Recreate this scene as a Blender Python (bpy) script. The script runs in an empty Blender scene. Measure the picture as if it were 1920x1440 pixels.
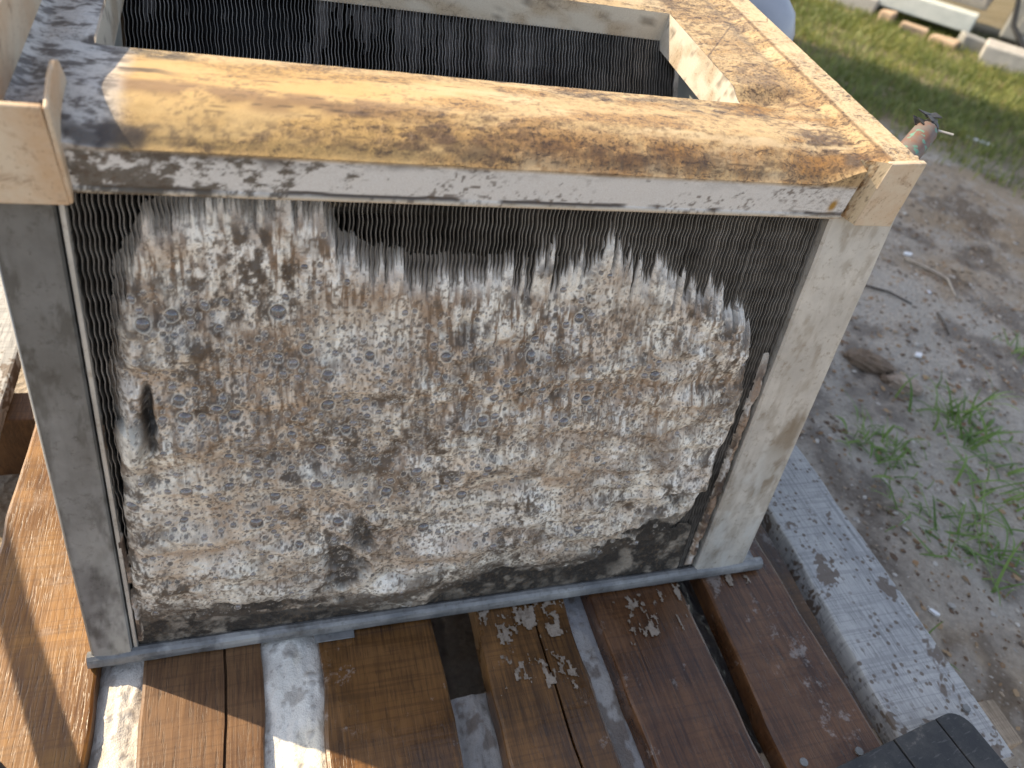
import bpy, math, random
import numpy as np
from mathutils import Vector, Matrix

random.seed(7)
rng = np.random.default_rng(7)
sc = bpy.context.scene
COL = sc.collection

# ------------------------------------------------------------------ camera, sky, sun, exposure
CAM = Vector((0.12700, -0.29658, 0.51890))
RIGHT = Vector((0.948, -0.261, 0.182)); DOWN = Vector((-0.043, -0.673, -0.739)); FWD = Vector((0.315, 0.692, -0.649))
cam_data = bpy.data.cameras.new('camera'); cam = bpy.data.objects.new('camera', cam_data); COL.objects.link(cam)
FWD.normalize(); RIGHT = (RIGHT - FWD * RIGHT.dot(FWD)).normalized(); UP = RIGHT.cross(FWD).normalized()
cam.matrix_world = Matrix(((RIGHT.x, UP.x, -FWD.x, CAM.x), (RIGHT.y, UP.y, -FWD.y, CAM.y), (RIGHT.z, UP.z, -FWD.z, CAM.z), (0, 0, 0, 1)))
cam_data.sensor_width = 36; cam_data.lens = 36 * 1365 / 1920
cam_data.clip_start = 0.02; cam_data.clip_end = 400
cam_data.dof.use_dof = True; cam_data.dof.focus_distance = 0.50; cam_data.dof.aperture_fstop = 7.5
sc.camera = cam

SUN_EL, SUN_AZ = math.atan(1 / 1.25), math.atan2(-1.0, 0.75)      # azimuth measured clockwise from +Y
world = bpy.data.worlds.new('World'); sc.world = world; world.use_nodes = True
wn = world.node_tree
sky = wn.nodes.new('ShaderNodeTexSky'); sky.sky_type = 'NISHITA'; sky.sun_disc = False
sky.sun_elevation = SUN_EL; sky.sun_rotation = SUN_AZ; sky.dust_density = 1.6; sky.air_density = 1.0
bg = wn.nodes['Background']; bg.inputs[1].default_value = 0.15
hs = wn.nodes.new('ShaderNodeHueSaturation'); hs.inputs['Saturation'].default_value = .62      # thin high haze
wn.links.new(sky.outputs[0], hs.inputs['Color']); wn.links.new(hs.outputs[0], bg.inputs[0])
sun_d = bpy.data.lights.new('sun', 'SUN'); sun_d.energy = 4.4; sun_d.angle = math.radians(0.5); sun_d.color = (1.0, 0.81, 0.55)
sun = bpy.data.objects.new('sun', sun_d); COL.objects.link(sun)
sun.rotation_euler = Vector((1.0, -0.75, -1.0)).to_track_quat('-Z', 'Y').to_euler()
sc.view_settings.view_transform = 'Standard'; sc.view_settings.look = 'None'
sc.view_settings.gamma = 1; sc.view_settings.use_curve_mapping = False
sc.view_settings.exposure = 0.92

# ------------------------------------------------------------------ helpers
def hsh(ix, iy, s):
    n = (ix.astype(np.int64) * 374761393 + iy.astype(np.int64) * 668265263 + s * 1274126177) & 0xffffffff
    n = ((n ^ (n >> 13)) * 1274126177) & 0xffffffff
    return ((n ^ (n >> 16)) & 0xffff) / 65535.0
def vn(x, y, s=0):
    ix = np.floor(x); iy = np.floor(y); fx = x - ix; fy = y - iy
    fx = fx * fx * (3 - 2 * fx); fy = fy * fy * (3 - 2 * fy)
    a = hsh(ix, iy, s); b = hsh(ix + 1, iy, s); c = hsh(ix, iy + 1, s); d = hsh(ix + 1, iy + 1, s)
    return a + (b - a) * fx + (c - a) * fy + (a - b - c + d) * fx * fy
def fbm(x, y, s=0, o=4, g=0.5):
    t = 0; a = 1; n = 0
    for k in range(o):
        t = t + a * vn(x * 2 ** k + 17.3 * k, y * 2 ** k - 9.1 * k, s + k); n += a; a *= g
    return t / n
def ss(a, b, x):
    t = np.clip((x - a) / (b - a), 0, 1); return t * t * (3 - 2 * t)
def mixc(c, d, t):
    return c + (np.asarray(d) - c) * t[..., None]

def lk(o, parent=None):
    COL.objects.link(o)
    if parent is not None:
        o.parent = parent
    return o
def tag(o, label=None, cat=None, group=None, kind=None):
    if label: o['label'] = label
    if cat: o['category'] = cat
    if group: o['group'] = group
    if kind: o['kind'] = kind
    return o
def empty(name, loc=(0, 0, 0), rz=0):
    o = bpy.data.objects.new(name, None); o.location = loc; o.rotation_euler = (0, 0, rz); o.empty_display_size = 0.02
    COL.objects.link(o); return o

class MB:
    def __init__(s): s.v = []; s.f = []; s.m = []
    def add(s, vs, fs, m=0):
        b = len(s.v); s.v += [tuple(p) for p in vs]; s.f += [tuple(b + i for i in f) for f in fs]; s.m += [m] * len(fs); return s
    def box8(s, P, m=0):      # bottom 0-3 counter-clockwise, top 4-7
        return s.add(P, [(3, 2, 1, 0), (4, 5, 6, 7), (0, 1, 5, 4), (1, 2, 6, 5), (2, 3, 7, 6), (3, 0, 4, 7)], m)
    def box(s, a, b, m=0, fn=None):
        P = [(a[0], a[1], a[2]), (b[0], a[1], a[2]), (b[0], b[1], a[2]), (a[0], b[1], a[2]), (a[0], a[1], b[2]), (b[0], a[1], b[2]), (b[0], b[1], b[2]), (a[0], b[1], b[2])]
        return s.box8([fn(*p) for p in P] if fn else P, m)
    def tube(s, path, r, n=10, m=0, caps=True):
        path = [Vector(p) for p in path]; rs = r if hasattr(r, '__len__') else [r] * len(path)
        up = Vector((0, 0, 1)); rings = []
        for i, p in enumerate(path):
            t = (path[min(i + 1, len(path) - 1)] - path[max(i - 1, 0)]).normalized()
            x = t.cross(up if abs(t.z) < .9 else Vector((1, 0, 0))).normalized(); y = t.cross(x)
            rings.append([p + (x * math.cos(2 * math.pi * k / n) + y * math.sin(2 * math.pi * k / n)) * rs[i] for k in range(n)])
        fs = [(i * n + k, i * n + (k + 1) % n, (i + 1) * n + (k + 1) % n, (i + 1) * n + k) for i in range(len(path) - 1) for k in range(n)]
        if caps: fs += [tuple(range(n))[::-1], tuple((len(path) - 1) * n + k for k in range(n))]
        return s.add([p for r_ in rings for p in r_], fs, m)
    def build(s, name, mats, parent=None, smooth=False, bevel=0, seg=2):
        me = bpy.data.meshes.new(name); me.from_pydata(s.v, [], s.f)
        for q in (mats if isinstance(mats, (list, tuple)) else [mats]): me.materials.append(q)
        me.polygons.foreach_set('material_index', s.m)
        if smooth: me.polygons.foreach_set('use_smooth', [True] * len(me.polygons))
        me.update(); o = bpy.data.objects.new(name, me); lk(o, parent)
        if bevel:
            md = o.modifiers.new('bevel', 'BEVEL'); md.width = bevel; md.segments = seg; md.limit_method = 'ANGLE'; md.angle_limit = math.radians(40)
        return o

def np_mesh(name, V, F, mats, parent=None, smooth=True, attrs=None, mi=None):
    me = bpy.data.meshes.new(name)
    V = np.ascontiguousarray(V, dtype=np.float32); F = np.ascontiguousarray(F, dtype=np.int32); k = F.shape[1]
    me.vertices.add(len(V)); me.vertices.foreach_set('co', V.ravel())
    me.loops.add(F.size); me.loops.foreach_set('vertex_index', F.ravel())
    me.polygons.add(len(F)); me.polygons.foreach_set('loop_start', np.arange(len(F), dtype=np.int32) * k)
    me.polygons.foreach_set('loop_total', np.full(len(F), k, dtype=np.int32))
    if mi is not None: me.polygons.foreach_set('material_index', np.asarray(mi, dtype=np.int32))
    me.polygons.foreach_set('use_smooth', np.full(len(F), smooth))
    for q in (mats if isinstance(mats, (list, tuple)) else [mats]): me.materials.append(q)
    me.update(calc_edges=True)
    for an, (ty, arr) in (attrs or {}).items():
        at = me.attributes.new(an, ty, 'POINT')
        if ty == 'FLOAT_COLOR':
            c4 = np.ones((len(V), 4), dtype=np.float32); c4[:, :3] = arr; at.data.foreach_set('color', c4.ravel())
        else: at.data.foreach_set('value', np.ascontiguousarray(arr, dtype=np.float32).ravel())
    o = bpy.data.objects.new(name, me); lk(o, parent); return o

def grid_faces(nx, ny, keep=None, flip=False):
    i = np.arange(nx * ny).reshape(ny, nx)
    q = np.stack([i[:-1, :-1], i[:-1, 1:], i[1:, 1:], i[1:, :-1]], -1)
    if flip: q = q[..., ::-1]
    q = q.reshape(-1, 4)
    if keep is not None:
        kk = (keep[:-1, :-1] & keep[:-1, 1:] & keep[1:, 1:] & keep[1:, :-1]).ravel(); q = q[kk]
    return q
def compact(V, F, attrs):
    u, inv = np.unique(F.ravel(), return_inverse=True)
    return V[u], inv.reshape(F.shape), {k: (t, a[u]) for k, (t, a) in attrs.items()}

# ---- node material mini-language
class NT:
    def __init__(s, name):
        s.mat = bpy.data.materials.new(name); s.mat.use_nodes = True; s.t = s.mat.node_tree
        s.b = s.t.nodes['Principled BSDF']; s.out = s.t.nodes['Material Output']
    def n(s, ty, **kw):
        d = s.t.nodes.new(ty)
        for k, v in kw.items(): setattr(d, k, v)
        return d
    def L(s, a, b): s.t.links.new(a, b)
    def put(s, sock, v):
        if isinstance(v, bpy.types.NodeSocket): s.L(v, sock)
        elif isinstance(v, (tuple, list)): sock.default_value = tuple(v) + ((1,) if len(v) == 3 and sock.type == 'RGBA' else ())
        else: sock.default_value = v
    def coord(s, scale=(1, 1, 1), rand=0.0):
        c = s.n('ShaderNodeTexCoord').outputs['Object']
        if rand:
            r = s.n('ShaderNodeObjectInfo').outputs['Random']
            m = s.n('ShaderNodeMath', operation='MULTIPLY'); s.L(r, m.inputs[0]); m.inputs[1].default_value = rand
            a = s.n('ShaderNodeVectorMath', operation='ADD'); s.L(c, a.inputs[0]); s.L(m.outputs[0], a.inputs[1]); c = a.outputs[0]
        m = s.n('ShaderNodeMapping'); s.L(c, m.inputs[0]); m.inputs['Scale'].default_value = scale; return m.outputs[0]
    def noise(s, v, scale=1, detail=4, rough=.55, dist=0):
        d = s.n('ShaderNodeTexNoise'); s.L(v, d.inputs['Vector']); d.inputs['Scale'].default_value = scale
        d.inputs['Detail'].default_value = detail; d.inputs['Roughness'].default_value = rough; d.inputs['Distortion'].default_value = dist; return d.outputs['Fac']
    def vor(s, v, scale=1, feature='F1', out='Distance', rnd=1):
        d = s.n('ShaderNodeTexVoronoi', feature=feature); s.L(v, d.inputs['Vector']); d.inputs['Scale'].default_value = scale
        d.inputs['Randomness'].default_value = rnd; return d.outputs[out]
    def ramp(s, f, stops):
        d = s.n('ShaderNodeValToRGB'); s.L(f, d.inputs[0]); e = d.color_ramp.elements
        while len(e) < len(stops): e.new(.5)
        for q, (p, c) in zip(e, stops):
            q.position = p; q.color = (c, c, c, 1) if not isinstance(c, tuple) else tuple(c) + (1,)
        return d.outputs[0]
    def mix(s, f, a, b, mode='MIX'):
        d = s.n('ShaderNodeMix', data_type='RGBA', blend_type=mode); s.put(d.inputs[0], f); s.put(d.inputs[6], a); s.put(d.inputs[7], b); return d.outputs[2]
    def math(s, op, a, b=0.0, clamp=False):
        d = s.n('ShaderNodeMath', operation=op, use_clamp=clamp); s.put(d.inputs[0], a); s.put(d.inputs[1], b); return d.outputs[0]
    def attr(s, name, out='Color'):
        d = s.n('ShaderNodeAttribute', attribute_name=name); return d.outputs[out]
    def bump(s, h, strength=.3, dist=.001, nrm=None):
        d = s.n('ShaderNodeBump'); s.L(h, d.inputs['Height']); d.inputs['Strength'].default_value = strength; d.inputs['Distance'].default_value = dist
        if nrm is not None: s.L(nrm, d.inputs['Normal'])
        return d.outputs[0]
    def fin(s, col, rough=.6, nrm=None, metal=0.0, spec=.5, **kw):
        s.put(s.b.inputs['Base Color'], col); s.put(s.b.inputs['Roughness'], rough); s.put(s.b.inputs['Metallic'], metal)
        s.put(s.b.inputs['Specular IOR Level'], spec)
        if nrm is not None: s.L(nrm, s.b.inputs['Normal'])
        for k, v in kw.items(): s.put(s.b.inputs[k.replace('_', ' ')], v)
        return s.mat

def m_simple(name, c1, c2, scale=40, rough=.6, metal=0.0, bump=.2, bd=.0005, stretch=(1, 1, 1), spec=.5, rand=3.0):
    t = NT(name); v = t.coord(stretch, rand); f = t.noise(v, scale, 6, .65)
    g = t.noise(v, scale * 9, 3)
    c = t.mix(t.ramp(f, [(.35, 0.0), (.65, 1.0)]), c1, c2)
    r = t.math('ADD', rough - .12, t.math('MULTIPLY', f, .24))
    return t.fin(c, r, t.bump(t.math('ADD', f, g), bump, bd), metal, spec)

# ---- painted (vertex attribute) material with fine speckle, for the pan
def m_pan():
    t = NT('stained_plastic'); c = t.attr('col'); d = t.attr('dirt', 'Fac'); v = t.coord()
    f1 = t.noise(v, 520, 5, .7); f2 = t.noise(v, 1500, 3, .6)
    sp = t.math('MULTIPLY', t.ramp(f1, [(.52, 0.0), (.62, 1.0)]), d)
    col = t.mix(t.math('MULTIPLY', sp, .8), c, (.06, .035, .015))
    f3 = t.noise(t.coord((.55, 1, 1)), 230, 7, .78, .5); sp3 = t.math('MULTIPLY', t.ramp(f3, [(.53, 0.0), (.60, 1.0)]), t.math('MULTIPLY', d, 1.5, True))
    col = t.mix(t.math('MULTIPLY', sp3, .85, True), col, (.045, .028, .018))
    col = t.mix(t.ramp(f2, [(.3, .35), (.6, 0.0)]), col, t.mix(.6, col, (.2, .1, .04)))
    r = t.math('SUBTRACT', .55, t.math('MULTIPLY', d, .2))
    h = t.math('ADD', t.math('MULTIPLY', f1, t.math('ADD', d, .15)), t.math('MULTIPLY', f2, .25))
    return t.fin(col, r, t.bump(h, .55, .0010))
M = {}
M['pan'] = m_pan()

def m_foam():
    t = NT('foam'); c = t.attr('col'); film = t.attr('film', 'Fac'); v = t.coord()
    cell = t.vor(v, 900); cell2 = t.vor(v, 420, 'SMOOTH_F1')
    pits = t.ramp(cell, [(.18, 1.0), (.34, 0.0)])
    n1 = t.noise(v, 300, 4, .6)
    amt = t.math('MULTIPLY', pits, t.math('MULTIPLY', t.ramp(n1, [(.4, .15), (.6, .75)]), t.math('SUBTRACT', 1.0, film, True)))
    col = t.mix(amt, c, t.mix(.45, c, (.12, .085, .055)))
    h = t.math('ADD', t.math('MULTIPLY', cell, .7), cell2)
    h = t.math('MULTIPLY', h, t.math('SUBTRACT', 1.0, film, True))
    r = t.math('SUBTRACT', .60, t.math('MULTIPLY', film, .50))
    return t.fin(col, r, t.bump(h, .5, .0008), 0, .5)
M['foam'] = m_foam()
def m_bubble():
    t = NT('bubble_film')
    tr = t.n('ShaderNodeBsdfTransparent'); tr.inputs[0].default_value = (.93, .93, .93, 1)
    lw = t.n('ShaderNodeLayerWeight'); lw.inputs[0].default_value = .35
    v = t.coord((1, 1, 1), 9); f = t.noise(v, 3.0, 2)
    gl = t.n('ShaderNodeBsdfGlossy'); gl.inputs['Roughness'].default_value = .03
    t.L(t.ramp(f, [(.3, (.55, .75, 1.0)), (.5, (1, 1, 1)), (.7, (.9, .75, 1.0))]), gl.inputs[0])
    mx = t.n('ShaderNodeMixShader'); t.L(t.ramp(lw.outputs['Facing'], [(.0, .10), (.55, .18), (.9, .5), (1.0, .6)]), mx.inputs[0])
    t.L(tr.outputs[0], mx.inputs[1]); t.L(gl.outputs[0], mx.inputs[2]); t.L(mx.outputs[0], t.out.inputs[0]); return t.mat
M['bubble'] = m_bubble()
def m_galv(name, c1, c2, dirt):
    t = NT(name); v = t.coord((1, 1, 1), 2); a = t.noise(v, 28, 5, .6); b = t.noise(v, 170, 5, .7); e = t.noise(t.coord(), 11, 6, .7)
    c = t.mix(t.ramp(a, [(.35, 0.0), (.65, 1.0)]), c1, c2)
    c = t.mix(t.math('MULTIPLY', t.ramp(b, [(.55, 0.0), (.72, 1.0)]), .6), c, dirt)
    c = t.mix(t.math('MULTIPLY', t.ramp(e, [(.58, 0.0), (.68, 1.0)]), .6), c, dirt)
    q = t.noise(t.coord((130, 130, 7)), 1, 4, .6); c = t.mix(t.math('MULTIPLY', t.ramp(q, [(.50, 0.0), (.72, 1.0)]), .5), c, t.mix(.5, c, dirt))
    q2 = t.noise(t.coord((1, 1, .5)), 16, 5, .65); c = t.mix(t.math('MULTIPLY', t.ramp(q2, [(.58, 0.0), (.64, 1.0)]), .45), c, t.mix(.6, c2, (.75, .74, .70)))
    c = t.mix(t.math('MULTIPLY', t.attr('stain', 'Fac'), .75), c, dirt); c = t.mix(t.math('MULTIPLY', t.attr('pale', 'Fac'), .55), c, (.62, .63, .60))
    r = t.math('ADD', .38, t.math('MULTIPLY', a, .3))
    return t.fin(c, r, t.bump(t.math('ADD', b, q2), .3, .0005), .4, .5)
M['galv_dark'] = m_galv('dull_galvanised_steel', (.18, .18, .175), (.30, .30, .29), (.06, .055, .045))
M['galv_light'] = m_galv('chalky_galvanised_steel', (.44, .425, .39), (.60, .57, .51), (.20, .15, .09))
M['galv_rail'] = m_galv('wet_galvanised_steel', (.15, .155, .16), (.31, .31, .305), (.06, .05, .04))
M['fin_face'] = m_simple('dirty_fin_metal', (.09, .082, .072), (.24, .22, .195), 60, .6, .15, .1)
M['fin_edge'] = m_simple('fin_edge_metal', (.12, .112, .10), (.34, .32, .29), 30, .45, .25, .05)
M['core'] = m_simple('wet_dark_core', (.02, .018, .016), (.06, .054, .048), 80, .45, 0, .3)
M['grey_plate'] = m_simple('grey_zinc_plate', (.30, .32, .30), (.40, .41, .38), 30, .5, .3, .1)
def m_black():
    t = NT('scuffed_black_plastic'); v = t.coord((1, 1, 1), 2); a = t.noise(v, 60, 6, .7); b = t.noise(t.coord((90, 500, 90)), 1, 4, .6); d = t.noise(v, 900, 3)
    c = t.mix(t.ramp(a, [(.4, 0.0), (.7, 1.0)]), (.018, .018, .019), (.055, .052, .048)); c = t.mix(t.math('MULTIPLY', t.ramp(b, [(.60, 0.0), (.68, 1.0)]), .5), c, (.11, .105, .10)); c = t.mix(t.math('MULTIPLY', t.ramp(a, [(.62, 0.0), (.68, 1.0)]), .5), c, (.16, .14, .12))
    return t.fin(c, t.math('ADD', .38, t.math('MULTIPLY', a, .3)), t.bump(t.math('ADD', a, d), .35, .0006))
M['black'] = m_black()

def m_copper():
    t = NT('patinated_copper'); v = t.coord((1, 1, 1)); a = t.noise(v, 90, 4, .6); b = t.noise(v, 140, 3)
    c = t.mix(t.ramp(a, [(.4, 0.0), (.6, 1.0)]), (.20, .105, .075), (.17, .145, .13))
    c = t.mix(t.ramp(b, [(.60, 0.0), (.64, 1.0)]), c, (.13, .27, .21)); return t.fin(c, .65, t.bump(a, .3, .0005), .25)
M['copper'] = m_copper()

# ------------------------------------------------------------------ the coil unit: frames of reference
TH = math.radians(9.5); XA = np.array([1.0, 0, 0])
SP_ = np.array([0, math.sin(TH), math.cos(TH)]); SN_ = np.array([0, -math.cos(TH), math.sin(TH)]); SO = np.array([0, -.002, 0])
def SP(u, s, n): return tuple(SO + XA * u + SP_ * s + SN_ * n)                      # front coil slab: along, up, out
AP = math.radians(5.8); PY = np.array([0, math.cos(AP), math.sin(AP)]); PN = np.array([0, -math.sin(AP), math.cos(AP)]); PO = np.array([0, .0398, .334])
def PP(u, v, w): return tuple(PO + XA * u + PY * v + PN * w)                        # drain pan: along, back, up
B0 = np.array([0, .034, .010]); B1 = np.array([0, .247, .371]); BD = (B1 - B0) / np.linalg.norm(B1 - B0); BN = np.cross(BD, XA); BN = BN if BN[1] < 0 else -BN
def BP(u, s, n): return tuple(B0 + XA * u + BD * s + BN * n)                        # back coil slab

unit = tag(empty('evaporator_coil', (0.27, 0.1, 0)), 'dirty evaporator coil with a stained drain pan on top, standing on the pallet', 'evaporator coil')
UI = Matrix.Translation((-.27, -.1, 0))
def U(o, parent=None):
    o.parent = parent or unit
    if parent is None: o.matrix_parent_inverse = UI
    return o

# fins ------------------------------------------------------------
def fins(name, u0, u1, pitch, s0, s1, fn, depth, seed, bend=0.0):
    r = np.random.default_rng(seed); V = []; F = []; MI = []; base = 0
    S = np.linspace(s0, s1, int((s1 - s0) / .0021)); n = len(S); i = np.arange(n - 1)
    us = np.arange(u0, u1, pitch); us = us + .0006 * (fbm(us * 60, us * 0 + seed, seed, 3) - .5) * 2
    for k, u in enumerate(us):
        u = u + r.normal(0, .00022)
        damage = .0016 * (vn(np.full(n, k * .11), S * 38, seed + 3) - .5) * 2 * ss(.55, .85, vn(np.full(n, k * .05 + 9), S * 15, seed + 5)) * bend
        wv = .00032 * np.sin(S * 2 * math.pi / .0118 + .4 * math.sin(k * .13)) + .0005 * (vn(S * 60, np.full(n, k * .21), seed) - .5) + damage
        e = .00015
        nf = np.abs(r.normal(0, .00015)) + .0 * S
        cols = []
        for du, dn in ((-e, 0), (e, 0), (e * .5, -depth), (-e * .5, -depth)):
            cols.append(np.stack([u + wv * (1 if dn == 0 else .6) + du, S, nf + dn], -1))
        V.append(np.stack(cols, 0).reshape(-1, 3))
        for a, b, mi in ((0, 1, 1), (1, 2, 0), (3, 0, 0)):
            F.append(np.stack([base + a * n + i, base + b * n + i, base + b * n + i + 1, base + a * n + i + 1], -1)); MI.append(np.full(n - 1, mi))
        base += 4 * n
    V = np.concatenate(V); F = np.concatenate(F); MI = np.concatenate(MI)
    org = np.array(fn(0, 0, 0)); bu = np.array(fn(1, 0, 0)) - org; bs = np.array(fn(0, 1, 0)) - org; bn = np.array(fn(0, 0, 1)) - org
    W = org + V[:, :1] * bu + V[:, 1:2] * bs + V[:, 2:] * bn
    o = np_mesh(name, W, F, [M['fin_face'], M['fin_edge']], smooth=False, mi=MI); o['kind'] = 'stuff'; return U(o)
fins('fin_pack', .0345, .4735, .00242, .006, .345, SP, .020, 11, 1.0)
fins('fin_pack', .0500, .4420, .00240, .030, .425, BP, .020, 23, 1.4)
U(MB().box((.030, .004, -.026), (.478, .350, -.0185), fn=SP).build('coil_core', M['core']))
U(MB().box((.046, .020, -.026), (.446, .430, -.0185), fn=BP).build('coil_core', M['core']))
# copper hairpin tubes running through the slabs, seen as dark bands between the fins
mb = MB()
for k in range(13):
    mb.tube([SP(.030, .02 + k * .0254, -.012), SP(.478, .02 + k * .0254, -.012)], .0045, 8)
U(mb.build('coil_tubes', M['core'], smooth=True))

bu_ = np.arange(.052, .440, .0011); bs_ = np.arange(.300, .424, .0011); BU, BS = np.meshgrid(bu_, bs_)
bm_ = .55 * fbm(BU * 9, BS * 22, 251, 4) + .45 * fbm(BU * 420, BS * 30, 252, 3) + .14 * np.exp(-(((BU - .163 - (BS - .385) * .4) / .010) ** 2)) + .10 * np.exp(-(((BU - .31) / .05) ** 2 + ((BS - .39) / .03) ** 2))
bh = -.0050 + .012 * (bm_ - .56); bc = mixc(np.full(BU.shape + (3,), .10), (.25, .23, .21), ss(.52, .74, bm_))
o = np_mesh('dried_residue', (B0 + BU[..., None] * XA + BS[..., None] * BD + bh[..., None] * BN).reshape(-1, 3), grid_faces(len(bu_), len(bs_), bh > -.0054), M['pan'], attrs={'col': ('FLOAT_COLOR', bc.reshape(-1, 3)), 'dirt': ('FLOAT', np.full(BU.size, .5))}); o['kind'] = 'stuff'; U(o)
# posts ------------------------------------------------------------
def post(name, m, ub, ut, s0, s1, lipside, tag_lbl=None):
    mb = MB()
    def q(a, s, n):  # a in 0..1 across, s along
        t = (s - s0) / (s1 - s0); L = ub[0] + (ut[0] - ub[0]) * t; R = ub[1] + (ut[1] - ub[1]) * t
        return SP(L + (R - L) * a, s, n)
    K = 150; pa = [(0.0, -.028), (0.0, .0040), (.03, .0058), (.5, .0064), (.97, .0058), (1.0, .0040), (1.0, -.006)]
    tt = np.concatenate([np.linspace(i, i + 1, 3, endpoint=False) if i not in (2, 3) else np.linspace(i, i + 1, 18, endpoint=False) for i in range(6)] + [[6.0]])
    pA = np.interp(tt, range(7), [q_[0] for q_ in pa]); pN = np.interp(tt, range(7), [q_[1] for q_ in pa]); n = len(tt)
    Sg, Ag = np.meshgrid(np.linspace(s0, s1, K), pA, indexing='ij'); Ng = np.tile(pN, (K, 1))
    t = (Sg - s0) / (s1 - s0); L_ = ub[0] + (ut[0] - ub[0]) * t; R_ = ub[1] + (ut[1] - ub[1]) * t
    Ug = L_ + (R_ - L_) * Ag; Ng = Ng + .0007 * (fbm(Ug * 40, Sg * 30, 281 + lipside, 3) - .5) * (Ng > .003)
    if lipside < 0:      # damp brown patch half way down, paler chalk above and lime near the foot
        d1 = np.sqrt(((Ag - .70) / .34) ** 2 + ((Sg - .125 - .05 * (Ag - .5)) / .045) ** 2) + 1.1 * (fbm(Ug * 60, Sg * 45, 282, 5, .62) - .5)
        stn = (1 - ss(.55, 1.0, d1)) * .9 + .45 * ss(.54, .66, fbm(Ug * 90, Sg * 40, 283, 5, .65)); pale = ss(.50, .66, fbm(Ug * 70 + 4, Sg * 40, 284, 5, .65)) * (1 - ss(.13, .16, Sg + .02 * (Ag - .5)))
    else:
        stn = .55 * ss(.12, .30, Sg) + .5 * ss(.52, .66, fbm(Ug * 110, Sg * 45, 285, 5, .65)) + .3 * (1 - ss(.0, .12, Ag)); pale = .8 * ss(.46, .66, fbm(Ug * 60, Sg * 26, 286, 5, .6)) * (1 - ss(.05, .16, Sg))  # mask rises towards the top and left edge, plus blotches; paler near the foot
    o = np_mesh(name, (SO + Ug[..., None] * XA + Sg[..., None] * SP_ + Ng[..., None] * SN_).reshape(-1, 3), grid_faces(n, K), m, None, False, {'stain': ('FLOAT', np.clip(stn, 0, 1).ravel()), 'pale': ('FLOAT', np.clip(pale, 0, 1).ravel())})
    md = o.modifiers.new('thick', 'SOLIDIFY'); md.thickness = .0012; md.offset = -1
    return U(o)
pl = post('end_post', M['galv_dark'], (.0055, .0290), (.0085, .0365), .004, .338, 1)
pr = post('end_post', M['galv_light'], (.4745, .5250), (.4760, .5290), .008, .338, -1)
pl['label'] = 'dull grey galvanised post at the left end'; pr['label'] = 'chalky pale post at the right end with a brown stain'
U(MB().tube([SP(.0052, .004, .0042), SP(.0070, .17, .0042), SP(.0082, .338, .0042)], .0008, 6).build('edge_glint', M['galv_light'], smooth=True))  # pale bead added to draw the sunlit line along the left post
# inner folded lip of the left post
mb = MB(); mb.box8([SP(.0300, .004, -.004), SP(.0325, .004, -.004), SP(.0325, .004, .0035), SP(.0300, .004, .0035), SP(.0375, .338, -.004), SP(.0400, .338, -.004), SP(.0400, .338, .0035), SP(.0375, .338, .0035)])
U(mb.build('post_lip', M['galv_light'], bevel=.0005))
# bottom rail with rolled front lip
def sweep(name, prof, x0, x1, m, n=40, jit=.0002, seed=1):
    r = random.Random(seed); vs = []; k = len(prof)
    for i in range(n):
        x = x0 + (x1 - x0) * i / (n - 1); dz = .0012 * (i / (n - 1))
        vs += [(x, y + r.uniform(-jit, jit), z + dz + r.uniform(-jit, jit)) for y, z in prof]
    fs = [(i * k + j, i * k + j + 1, (i + 1) * k + j + 1, (i + 1) * k + j) for i in range(n - 1) for j in range(k - 1)]
    o = MB().add(vs, fs).build(name, m, smooth=False)
    md = o.modifiers.new('thick', 'SOLIDIFY'); md.thickness = .0011; return o
U(sweep('bottom_rail', [(.040, .0030), (.0, .0018), (-.0070, .0018), (-.0082, .0024), (-.0086, .0042), (-.0083, .0070), (-.0074, .0090), (-.0056, .0104), (-.0036, .0108), (-.0022, .0100), (-.0018, .0074)], .0015, .5445, M['galv_rail']))
U(MB().box((.150, -.0150, .0008), (.1790, -.0075, .0020)).build('rail_tab', M['galv_rail'], bevel=.0004))
# end plates joining the two slabs (delta plates)
def delta(u, m):
    A, B, C_, D = (SP(u, .01, -.026), SP(u, .34, -.026), BP(u, .42, .0), BP(u, .03, .0))
    e = .0012; sh = lambda p, d: (p[0] + d, p[1], p[2])
    mb = MB(); mb.box8([sh(A, -e), sh(A, e), sh(D, e), sh(D, -e), sh(B, -e), sh(B, e), sh(C_, e), sh(C_, -e)])
    return U(mb.build('end_plate', m))
delta(.0475, M['grey_plate']); delta(.4465, M['grey_plate'])

# drain pan ---------------------------------------------------------
def crv(x, pts):
    xs, ys = zip(*pts); return np.interp(x, xs, ys)
def smooth1(f, x, h):
    return sum(f(x + h * k) for k in np.linspace(-1, 1, 9)) / 9
FRONT = [(-.01, .0225), (0, .0222), (.003, .0258), (.009, .0295), (.020, .0340), (.030, .0362), (.041, .0352), (.062, .0322), (.080, .0300), (.09, .0295)]
RIGHT_ = [(.41, .0335), (.427, .0345), (.450, .0365), (.468, .0375), (.477, .0365), (.488, .0405), (.490, .0412), (.513, .0430), (.53, .0432)]
LEFT_ = [(-.01, .040), (.012, .0395), (.024, .0360), (.030, .0320), (.045, .0335), (.052, .0330), (.07, .0325)]
BACK = [(.20, .0335), (.215, .0350), (.245, .0360), (.275, .0340), (.30, .033)]
u0, u1, v0, v1, st = -.012, .5085, 0.0, .290, .0010
us = np.linspace(u0, u1, 526); vs_ = np.arange(v0, v1 + 1e-6, st); UU, VV = np.meshgrid(us, vs_)
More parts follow.
